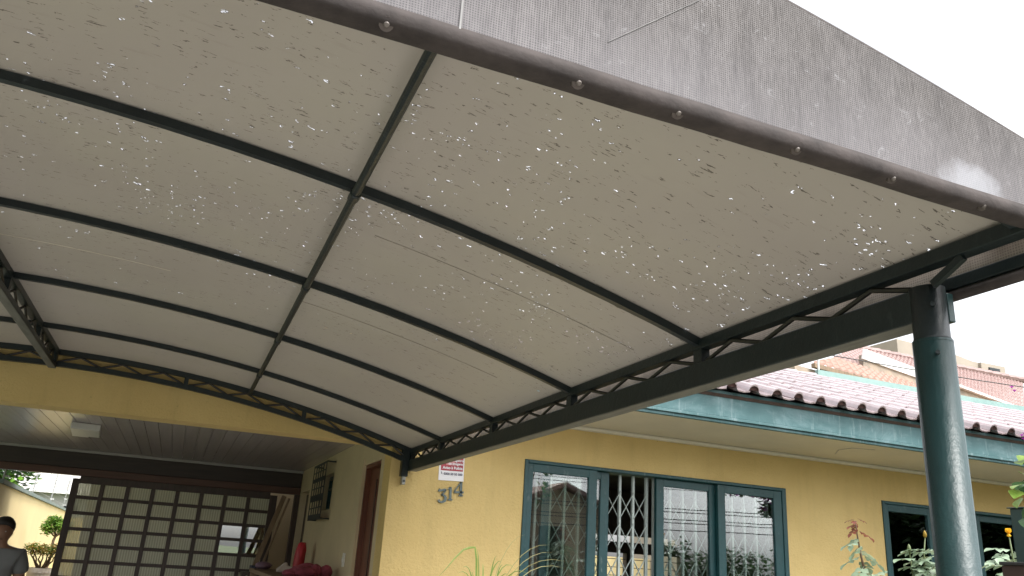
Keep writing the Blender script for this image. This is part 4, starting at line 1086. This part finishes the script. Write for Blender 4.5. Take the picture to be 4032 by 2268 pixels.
for k in range(18):
    a = gL.lerp(gR, k / 18); b = gL.lerp(gR, (k + 1.06) / 18)
    MB().tube([a + Vector((0, 0, .02)), b + Vector((0, 0, .035))], [.10, .12], 8).build('ridge_tile', Mt['pink_tile'], rgo)
bb_ = thing('rooftop_block', (25, 20.5, G), 'cream rendered rooftop block with a small dark opening beyond the ridge', 'building')
MB().prism([(22.2, 20.0, G), (27.3, 20.0, G), (27.3, 20.0, 7.93), (25.8, 20.0, 7.95), (24.7, 20.0, 8.12), (22.2, 20.0, 8.22)], (0, 3, 0)).build('wall_face', Mt['cream_render'], bb_)
MB().box(26.1, 27.32, 19.9, 19.998, 7.35, 7.94).build('pier', Mt['cream_render'], bb_)
MB().box(26.45, 26.98, 19.85, 19.898, 7.60, 7.80).build('opening', Mt['screen_dark'], bb_)
an = thing('antenna_pole', (8.0, 8.25, 2.1), 'thin white metal pole standing at the top of the glazed tile roof', 'pole')
MB().tube([(6.78, 7.28, 2.25), (6.78, 7.28, 2.72)], .012, 8).build('pole', Mt['lamp_white'], an)
MB().box(6.78, 6.86, 7.272, 7.288, 2.60, 2.612).build('arm', Mt['lamp_white'], an)
ov = MB(); ov.tube([(13.5 + 2 * k, 14 - .3 * k + .02 * (k - 3) ** 2, 4.9 - .02 * k + .02 * (k - 3) ** 2) for k in range(8)], .012, 5)
tag(ov.build('overhead_wire', Mt['cable_black']), 'thin dark wire crossing in front of the pale red roof', 'wire')

# ================================================================== front garden plants
def leaflet_mesh(name, m, kind):
    """rose leaf: five folded leaflets on a stalk / vine leaf: one broad folded blade"""
    mb = MB()
    def blade(base, d, n, L_, W_):
        d = d.normalized(); s_ = d.cross(n).normalized(); n = s_.cross(d)
        o = [(0, 0, 0), (.22, .40, .05), (.5, .5, .09), (.8, .28, .05), (1, 0, -.06), (.8, -.28, .05), (.5, -.5, .09), (.22, -.40, .05), (.5, 0, -.01)]
        vs_ = [Vector(base) + d * (a * L_) + s_ * (b * W_) + n * (c_ * L_) for a, b, c_ in o]
        mb.add(vs_, [(0, 1, 8), (1, 2, 8), (2, 3, 8), (3, 4, 8), (4, 5, 8), (5, 6, 8), (6, 7, 8), (7, 0, 8)])
    up_ = Vector((0, 0, 1))
    if kind == 'rose':
        blade((.075, 0, .004), Vector((1, 0, -.25)), up_, .052, .040)
        for x, s_ in ((.055, 1), (.055, -1), (.025, 1), (.025, -1)):
            blade((x, 0, .002), Vector((.45, s_, -.15)), up_, .042 if x > .04 else .034, .032)
        mb.tube([(0, 0, 0), (.04, 0, .003), (.078, 0, .003)], [.0018, .0014, .001], 5)
    else:
        blade((0.012, 0, 0), Vector((1, 0, -.2)), up_, .062, .052); mb.tube([(0, 0, 0), (.014, 0, 0)], .0015, 5)
    me_ = bpy.data.meshes.new(name); me_.from_pydata([tuple(v) for v in mb.v], [], mb.f); me_.materials.append(m)
    me_.polygons.foreach_set('use_smooth', [True] * len(me_.polygons)); return me_
LR = leaflet_mesh('leaf', Mt['leaf_rose'], 'rose'); LRR = leaflet_mesh('leaf', Mt['leaf_rose_red'], 'rose')
LV = leaflet_mesh('leaf', Mt['leaf_vine'], 'vine'); LVD = leaflet_mesh('leaf', Mt['leaf_vine_dark'], 'vine')
def put_leaf(me_, parent, p, az, droop, roll, s=1.0):
    o = bpy.data.objects.new('leaf', me_); COL.objects.link(o); o.parent = parent
    o.location = Vector((p[0], p[1], p[2] + H)) - parent.location; o.rotation_euler = (roll, droop, az); o.scale = (s, s, s); return o
def flower(parent, p, m, r, n=9, name='flower', openness=.8):
    mb = MB(); p = Vector(p)
    for ring, (q, op, rr3) in enumerate(((5, openness, 1), (5, openness * .55, .8), (4, openness * .25, .55))):
        for k in range(q):
            a = 2 * pi * k / q + ring * .6; d = Vector((math.cos(a) * op, math.sin(a) * op, 1 - op * .55)).normalized(); s_ = Vector((-math.sin(a), math.cos(a), 0)); L_ = r * rr3
            vs_ = [p, p + d * L_ * .5 + s_ * L_ * .42, p + d * L_ + s_ * L_ * .3 + Vector((0, 0, -.1 * L_)), p + d * L_ * 1.05, p + d * L_ - s_ * L_ * .3 + Vector((0, 0, -.1 * L_)), p + d * L_ * .5 - s_ * L_ * .42]
            mb.add(vs_, [(0, 1, 2, 3), (0, 3, 4, 5)])
    mb.blob(p - Vector((0, 0, r * .12)), (r * .3, r * .3, r * .22), 0, 8, 5)
    return mb.build(name, m, parent, smooth=True)
def bud(parent, p, m):
    mb = MB(); mb.lathe(p, [(.004, 0), (.009, .006), (.0105, .016), (.008, .03), (.001, .042)], 8); o = mb.build('bud', m, parent, smooth=True)
    return o
YR = 3.6
ra = thing('rose_bush', (3.62, YR, G), 'tall rose stem with reddish young leaves at its tip against the yellow wall', 'rose bush', 'roses in front of the windows')
m = MB(); sp_ = [(3.66, YR, G), (3.63, YR, -.6), (3.60, YR, -.1), (3.587, YR, .071), (3.566, YR, .165), (3.552, YR, .264), (3.545, YR, .34)]
m.tube(sp_, [.011, .010, .008, .007, .006, .004, .003], 7); m.build('stem', Mt['stem_brown'], ra, smooth=True)
for z, az, mm, s in ((.345, .3, LRR, .40), (.35, 2.2, LRR, .42), (.34, 4.0, LRR, .44), (.352, 5.2, LRR, .4), (.325, 1.2, LRR, .42), (.318, 3.3, LRR, .48), (.300, 3.1, LRR, .6), (.285, -.1, LRR, .75), (.25, 3.5, LR, .8), (.235, 2.9, LR, .85), (.205, 3.3, LR, .95), (.19, .1, LR, 1), (.165, 5.8, LR, 1), (.15, 3.0, LR, 1.05), (.13, .4, LR, .9), (.10, 3.5, LR, 1.1), (.085, .1, LR, 1.1), (.05, 3.1, LR, 1.15), (.035, 5.9, LR, 1.1), (.02, 3.7, LR, 1.1), (.0, .3, LR, 1.1), (-.03, 3.0, LR, 1.1), (-.05, .2, LR, 1.1)):
    xx = 3.546 + (.35 - z) * .14; put_leaf(mm, ra, (xx, YR + R.uniform(-.02, .02), z), az, R.uniform(.15, .7), R.uniform(-.4, .4), s * 1.15)
rbush = thing('rose_bush', (4.03, YR, G), 'pale leaved rose bush with a pink bloom and buds beside the column', 'rose bush', 'roses in front of the windows')
m = MB()
for pts in ([(4.08, YR, G), (4.05, YR, -.3), (4.03, YR, .05), (4.045, YR, .2), (4.065, YR, .285)], [(4.0, YR, G), (3.97, YR, -.3), (3.945, YR, .05), (3.932, YR, .20)], [(4.14, YR, G), (4.12, YR, -.2), (4.09, YR, .095)], [(3.97, YR, -.3), (3.86, YR + .04, .04)]):
    m.tube(pts, [.008 - .0012 * k for k in range(len(pts))], 6)
m.build('stem', Mt['stem_green'], rbush, smooth=True)
bud(rbush, (4.066, YR, .285), Mt['leaf_amber']); bud(rbush, (3.932, YR, .20), Mt['stem_green'])
flower(rbush, (4.06, YR - .12, .075), Mt['petal_pink'], .058, name='rose')
for k in range(34):
    x = R.uniform(3.80, 4.2); z = R.uniform(-.06, .19) if x > 3.9 else R.uniform(-.06, .1)
    put_leaf(LR, rbush, (x, YR + R.uniform(-.12, .12), z + (.05 if x > 4.0 else 0)), R.uniform(0, 6.28), R.uniform(-.1, .5), R.uniform(-.5, .5), R.uniform(1.0, 1.4))
for x, z, az in ((4.03, .215, 3.0), (4.06, .215, .1), (4.03, .20, 2.8), (3.94, .16, 3.2), (3.93, .15, 0.1), (4.0, .12, 3), (4.05, .12, .2)):
    put_leaf(LR, rbush, (x, YR - .02, z), az, .1, R.uniform(-.3, .3), 1.35)
ry = thing('rose_bush', (4.76, YR, G), 'rose bush with a single yellow bloom at the right of the column', 'rose bush', 'roses in front of the windows')
m = MB(); m.tube([(4.80, YR, G), (4.79, YR, -.2), (4.78, YR, .15), (4.765, YR, .35)], [.009, .008, .006, .004], 6); m.tube([(4.79, YR, -.2), (4.68, YR, .06), (4.62, YR, .12)], [.007, .005, .003], 6); m.build('stem', Mt['stem_green'], ry, smooth=True)
flower(ry, (4.765, YR, .35), Mt['petal_yellow'], .040, name='rose', openness=.28)
for x, z, az, s in ((4.76, .26, 2.8, 1.1), (4.77, .25, .3, 1.0), (4.74, .24, 3.6, 1.1), (4.72, .20, 3.2, 1.2), (4.71, .19, .2, 1.1), (4.66, .16, 2.9, 1.25), (4.70, .12, 3.4, 1.2), (4.62, .10, 3.0, 1.2), (4.60, .06, 3.3, 1.2), (4.68, .05, .1, 1.1), (4.55, .04, 2.8, 1.2), (4.6, .0, .4, 1.2), (4.74, .02, 3.0, 1.2), (4.5, -.02, 3, 1.2), (4.78, -.05, 0, 1.2)):
    put_leaf(LR, ry, (x, YR + R.uniform(-.05, .05), z), az, R.uniform(-.1, .4), R.uniform(-.4, .4), s * 1.2)
gp = thing('gate_pillar', (3.55, 2.6, G), 'dark green square gate pillar wrapped by a leafy vine', 'pillar')
MB().box(3.735, 3.97, 2.6, 2.80, G, .395).build('shaft', Mt['post_green'], gp, bevel=.004)
MB().box(3.725, 3.98, 2.59, 2.81, .3955, .401).build('cap', Mt['post_green'], gp, bevel=.004)
mbx = thing('letter_box', (3.50, 2.45, G), 'rusty brown metal box with an open front beside the green pillar', 'letter box')
MB().box(3.345, 3.362, 2.40, 2.58, -.10, .119).box(3.362, 3.54, 2.40, 2.58, -.10, -.085).box(3.54, 3.556, 2.40, 2.58, -.10, .119).box(3.362, 3.54, 2.57, 2.58, -.085, .119).build('case', Mt['rust'], mbx)
MB().box(3.335, 3.566, 2.385, 2.585, .12, .134).build('lid', Mt['cable_black'], mbx, bevel=.003)
MB().box(3.43, 3.47, 2.47, 2.51, G, -.101).build('post', Mt['rust'], mbx)
vn = thing('bougainvillea_vine', (3.62, 2.55, G), 'climbing vine with yellow green leaves and magenta flowers on the green pillar', 'vine')
m = MB(); m.tube([(3.66, 2.56, G), (3.62, 2.56, -.4), (3.66, 2.56, .2), (3.60, 2.55, .5), (3.64, 2.5, .8), (3.74, 2.5, 1.15), (3.86, 2.5, 1.3)], [.016, .014, .012, .009, .007, .005, .003], 7)
m.tube([(3.60, 2.55, .5), (3.54, 2.55, .58)], .003, 5); m.tube([(3.64, 2.56, .3), (3.53, 2.54, .43)], .003, 5); m.build('stem', Mt['stem_brown'], vn, smooth=True)
for (x, z, az, mm, s) in ((3.585, .60, 3.3, LV, .85), (3.60, .605, 2.6, LV, .8), (3.57, .585, 3.7, LV, .95), (3.60, .575, -.5, LVD, .9), (3.62, .56, -1, LVD, .9), (3.60, .535, -.8, LV, .9), (3.605, .515, 0, LVD, .8),
        (3.575, .475, 3.2, LV, .9), (3.565, .455, 3.5, LV, 1), (3.59, .48, 2.5, LVD, .9), (3.59, .465, -.4, LVD, 1.0), (3.61, .455, .3, LVD, 1.0), (3.57, .42, 3.3, LV, .9), (3.555, .415, 3.9, LV, .9), (3.58, .425, -.9, LVD, 1), (3.61, .42, .1, LVD, 1.1), (3.60, .39, -.3, LVD, 1),
        (3.60, .34, 3.3, LVD, 1), (3.61, .32, -.3, LVD, 1), (3.595, .29, 3.5, LVD, 1.1), (3.62, .27, .1, LVD, 1), (3.60, .25, 3.0, LVD, 1.1), (3.62, .22, -.6, LVD, 1), (3.59, .47, 1.2, LVD, 1), (3.63, .5, 1, LVD, 1.1), (3.65, .40, 2, LVD, 1.1)):
    put_leaf(mm, vn, (x - .075, 2.55 + R.uniform(-.05, .03), z), az, R.uniform(.1, .8), R.uniform(-.5, .5), s * 1.2)
for (x, z) in ((3.585, .98), (3.60, .965), (3.605, .76), (3.625, .77), (3.615, .745)):
    flower(vn, (x - .125, 2.5, z - .075), Mt['petal_magenta'], .010, name='bract')
for _ in range(40):
    t_ = R.random(); put_leaf(LVD if R.random() < .6 else LV, vn, (3.66 + .22 * t_ + R.uniform(.0, .12), 2.5 + R.uniform(-.1, .1), .62 + .65 * t_ + R.uniform(-.08, .08)), R.uniform(-1.2, 1.2), R.uniform(0, .8), R.uniform(-.5, .5), R.uniform(.8, 1.2))
gs = thing('grass_clump', (1.72, 4.6, G), 'clump of long arching grass blades in front of the yellow wall', 'grass plant')
def blade_obj(pts, w0, m):
    mb = MB(); vs_ = []; n = len(pts)
    for k, p in enumerate(pts):
        wv = w0 * (1 - (k / (n - 1)) ** 2 * .95) ; p = Vector(p)
        d = (Vector(pts[min(k + 1, n - 1)]) - Vector(pts[max(k - 1, 0)])).normalized(); s_ = d.cross(Vector((.3, -1, .25))).normalized()
        up_ = s_.cross(d)
        vs_ += [p - s_ * wv / 2, p + up_ * wv * .18, p + s_ * wv / 2]
    fs_ = []
    for k in range(n - 1):
        for q in (0, 1): fs_.append((3 * k + q, 3 * k + q + 1, 3 * k + q + 4, 3 * k + q + 3))
    return mb.add(vs_, fs_).build('blade', m, gs, smooth=True, fix=False)
def arcb(x0, h_, reach, drop, az, w0, m, n=10, zb=-.55):
    pts = []
    for k in range(n + 1):
        t_ = k / n; hx = reach * t_ ** 1.8; z = zb + (h_ - zb) * (1 - (1 - t_) ** 1.7) - drop * max(0, t_ - .55) ** 2 * 4.5
        pts.append((x0 + hx * math.cos(az), 4.6 + hx * math.sin(az), z))
    return blade_obj(pts, w0, m)
bd, bl = Mt['blade_dry'], Mt['blade']
blade_obj([(1.69, 4.6, -.6), (1.67, 4.6, -.2), (1.655, 4.6, .0), (1.64, 4.6, .068), (1.60, 4.58, .064), (1.56, 4.57, .050), (1.50, 4.55, -.005), (1.45, 4.53, -.06), (1.41, 4.52, -.10)], .016, bl)
for (x0, h_, reach, drop, az, w0, m) in ((1.70, .02, .12, .02, .2, .018, bl), (1.68, -.0, .10, .05, 3.0, .016, bl), (1.73, .03, .06, .0, .4, .016, bl), (1.74, .0, .22, .06, -.2, .016, bl), (1.72, .16, .24, .0, .1, .006, bd), (1.74, .13, .36, .02, -.1, .007, bd), (1.74, .09, .42, .02, .1, .006, bd), (1.73, .07, .45, .05, -.3, .007, bd), (1.75, .04, .5, .06, .1, .007, bd), (1.72, .05, .22, .10, .3, .012, bl), (1.70, -.03, .16, .05, 3.3, .015, bl), (1.68, -.06, .2, .06, 2.9, .014, bl), (1.71, -.02, .05, 0, 1.5, .02, bl), (1.73, -.04, .12, .03, -.5, .018, bl), (1.76, .0, .10, .02, .6, .016, bl), (1.66, -.05, .05, .02, 3.8, .018, bl), (1.75, -.05, .25, .08, -.1, .015, bl), (1.69, .06, .04, .0, 2.4, .013, bl)):
    arcb(x0, h_, reach, drop, az, w0, m)

# ================================================================== across the street (seen mirrored in the window panes)
oh = thing('gabled_house', (11.4, -12, G), 'gabled house across the street mirrored in the left window pane', 'house')
MB().prism([(8.6, -13.6, G), (14.8, -13.6, G), (14.8, -13.6, 1.2), (11.7, -13.6, 2.45), (8.6, -13.6, 1.2)], (0, -6, 0)).build('wall_face', Mt['gable_wall'], oh)
for s in (-1, 1):
    a = Vector((11.7, -13.2, 2.62)); b = Vector((11.7 + s * 3.7, -13.2, 1.12))
    MB().prism([a, b, b + Vector((0, 0, -.14)), a + Vector((0, 0, -.14))], (0, -6.6, 0)).build('roof', Mt['orange_tile'] if s < 0 else Mt['pink_tile'], oh)
up_pole = thing('utility_pole', (15.5, -7.0, G), 'grey concrete utility pole across the street mirrored in the right window panes', 'utility pole')
MB().tube([(15.5, -7.0, G), (15.5, -7.0, 7.0)], [.20, .12], 12).build('pole', Mt['kerb'], up_pole)
MB().box(14.4, 16.6, -7.08, -6.92, 5.6, 5.75).build('cross_arm', Mt['dark_wood'], up_pole)
ORD = ('lowest', 'second lowest', 'third lowest', 'middle', 'third highest', 'second highest', 'highest')
for k in range(7):
    z = 1.32 + .13 * k + (.05 if k % 2 else 0) + (.3 if k > 4 else 0)
    o = MB().tube([(-25 + 5 * q, -6.9 + .02 * k, z - .55 + .022 * ((q - 8) % 8 - 4) ** 2) for q in range(15)], .012 if k < 5 else .008, 5).build('power_cable', Mt['cable_black'])
    tag(o, ORD[k] + ' of the black overhead cables along the street mirrored in the windows', 'cable', 'cables along the street')
for i, (x, y, hh, rr3) in enumerate(((16.5, -16, .55, 2.0), (20.5, -17, .1, 2.2), (26.5, -16, 1.0, 2.4), (5.5, -15, .3, 1.4))):
    t_ = thing('street_tree', (x, y, G), ('dark street tree beside the utility pole across the road', 'broad low street tree right of the utility pole', 'tallest street tree at the far right across the road', 'small street tree left of the gabled house')[i], 'tree', 'trees across the street')
    m = MB(); limb(m, (x, y, G), (x, y, hh - .8), .16, .09, R)
    for k in range(4):
        a = 2 * pi * k / 4; limb(m, (x, y, hh - .9), (x + rr3 * .5 * math.cos(a), y + rr3 * .5 * math.sin(a), hh), .07, .02, R)
    m.build('trunk', Mt['dark_bark'], t_, smooth=True)
    leaf_cloud('crown', [Mt['leaf_dark']], t_, [((x + R.uniform(-.6, .6) * rr3, y + R.uniform(-.6, .6) * rr3, hh + R.uniform(-.5, .3)), (rr3 * .55, rr3 * .55, rr3 * .4)) for _ in range(7)], 1500, .32, R)
bg_ = thing('bougainvillea_tree', (9.6, 1.6, G), 'bougainvillea with magenta bracts in the garden mirrored in the right window pane', 'bougainvillea')
m = MB(); limb(m, (9.6, 1.6, G), (9.4, 1.7, .5), .09, .06, R); limb(m, (9.4, 1.7, .45), (7.0, 2.0, 1.2), .05, .02, R); limb(m, (9.4, 1.7, .45), (9.9, 1.7, 1.3), .05, .02, R); m.build('trunk', Mt['dark_bark'], bg_, smooth=True)
leaf_cloud('crown', [Mt['leaf_dark'], Mt['leaf_dark'], Mt['leaf_dark'], Mt['petal_magenta']], bg_, [((7.1, 2.0, 1.16), (.55, .5, .14)), ((7.9, 2.0, 1.15), (.7, .6, .32)), ((9.0, 1.8, 1.2), (.5, .4, .3)), ((7.45, 2.0, .9), (.12, .2, .12))], 1500, .10, R)
hg = thing('garden_hedge', (11, 1.7, G), 'dense dark shrub at the right of the garden mirrored in the far window', 'shrub')
m = MB()
for k in range(5): limb(m, (9.6 + .8 * k, 1.7, G), (9.5 + .85 * k, 1.7, .6), .06, .03, R)
m.build('stems', Mt['dark_bark'], hg, smooth=True)
leaf_cloud('foliage', [Mt['leaf_dark']], hg, [((9.6, 1.8, .8), (.8, .7, .8)), ((10.6, 1.7, .9), (1.0, .7, .9)), ((11.8, 1.7, .9), (1.0, .7, .9)), ((9.9, 1.8, .0), (.8, .6, .6)), ((10.9, 1.8, .0), (.9, .6, .6)), ((12.6, 1.8, .6), (.7, .6, .9))], 6500, .24, R)
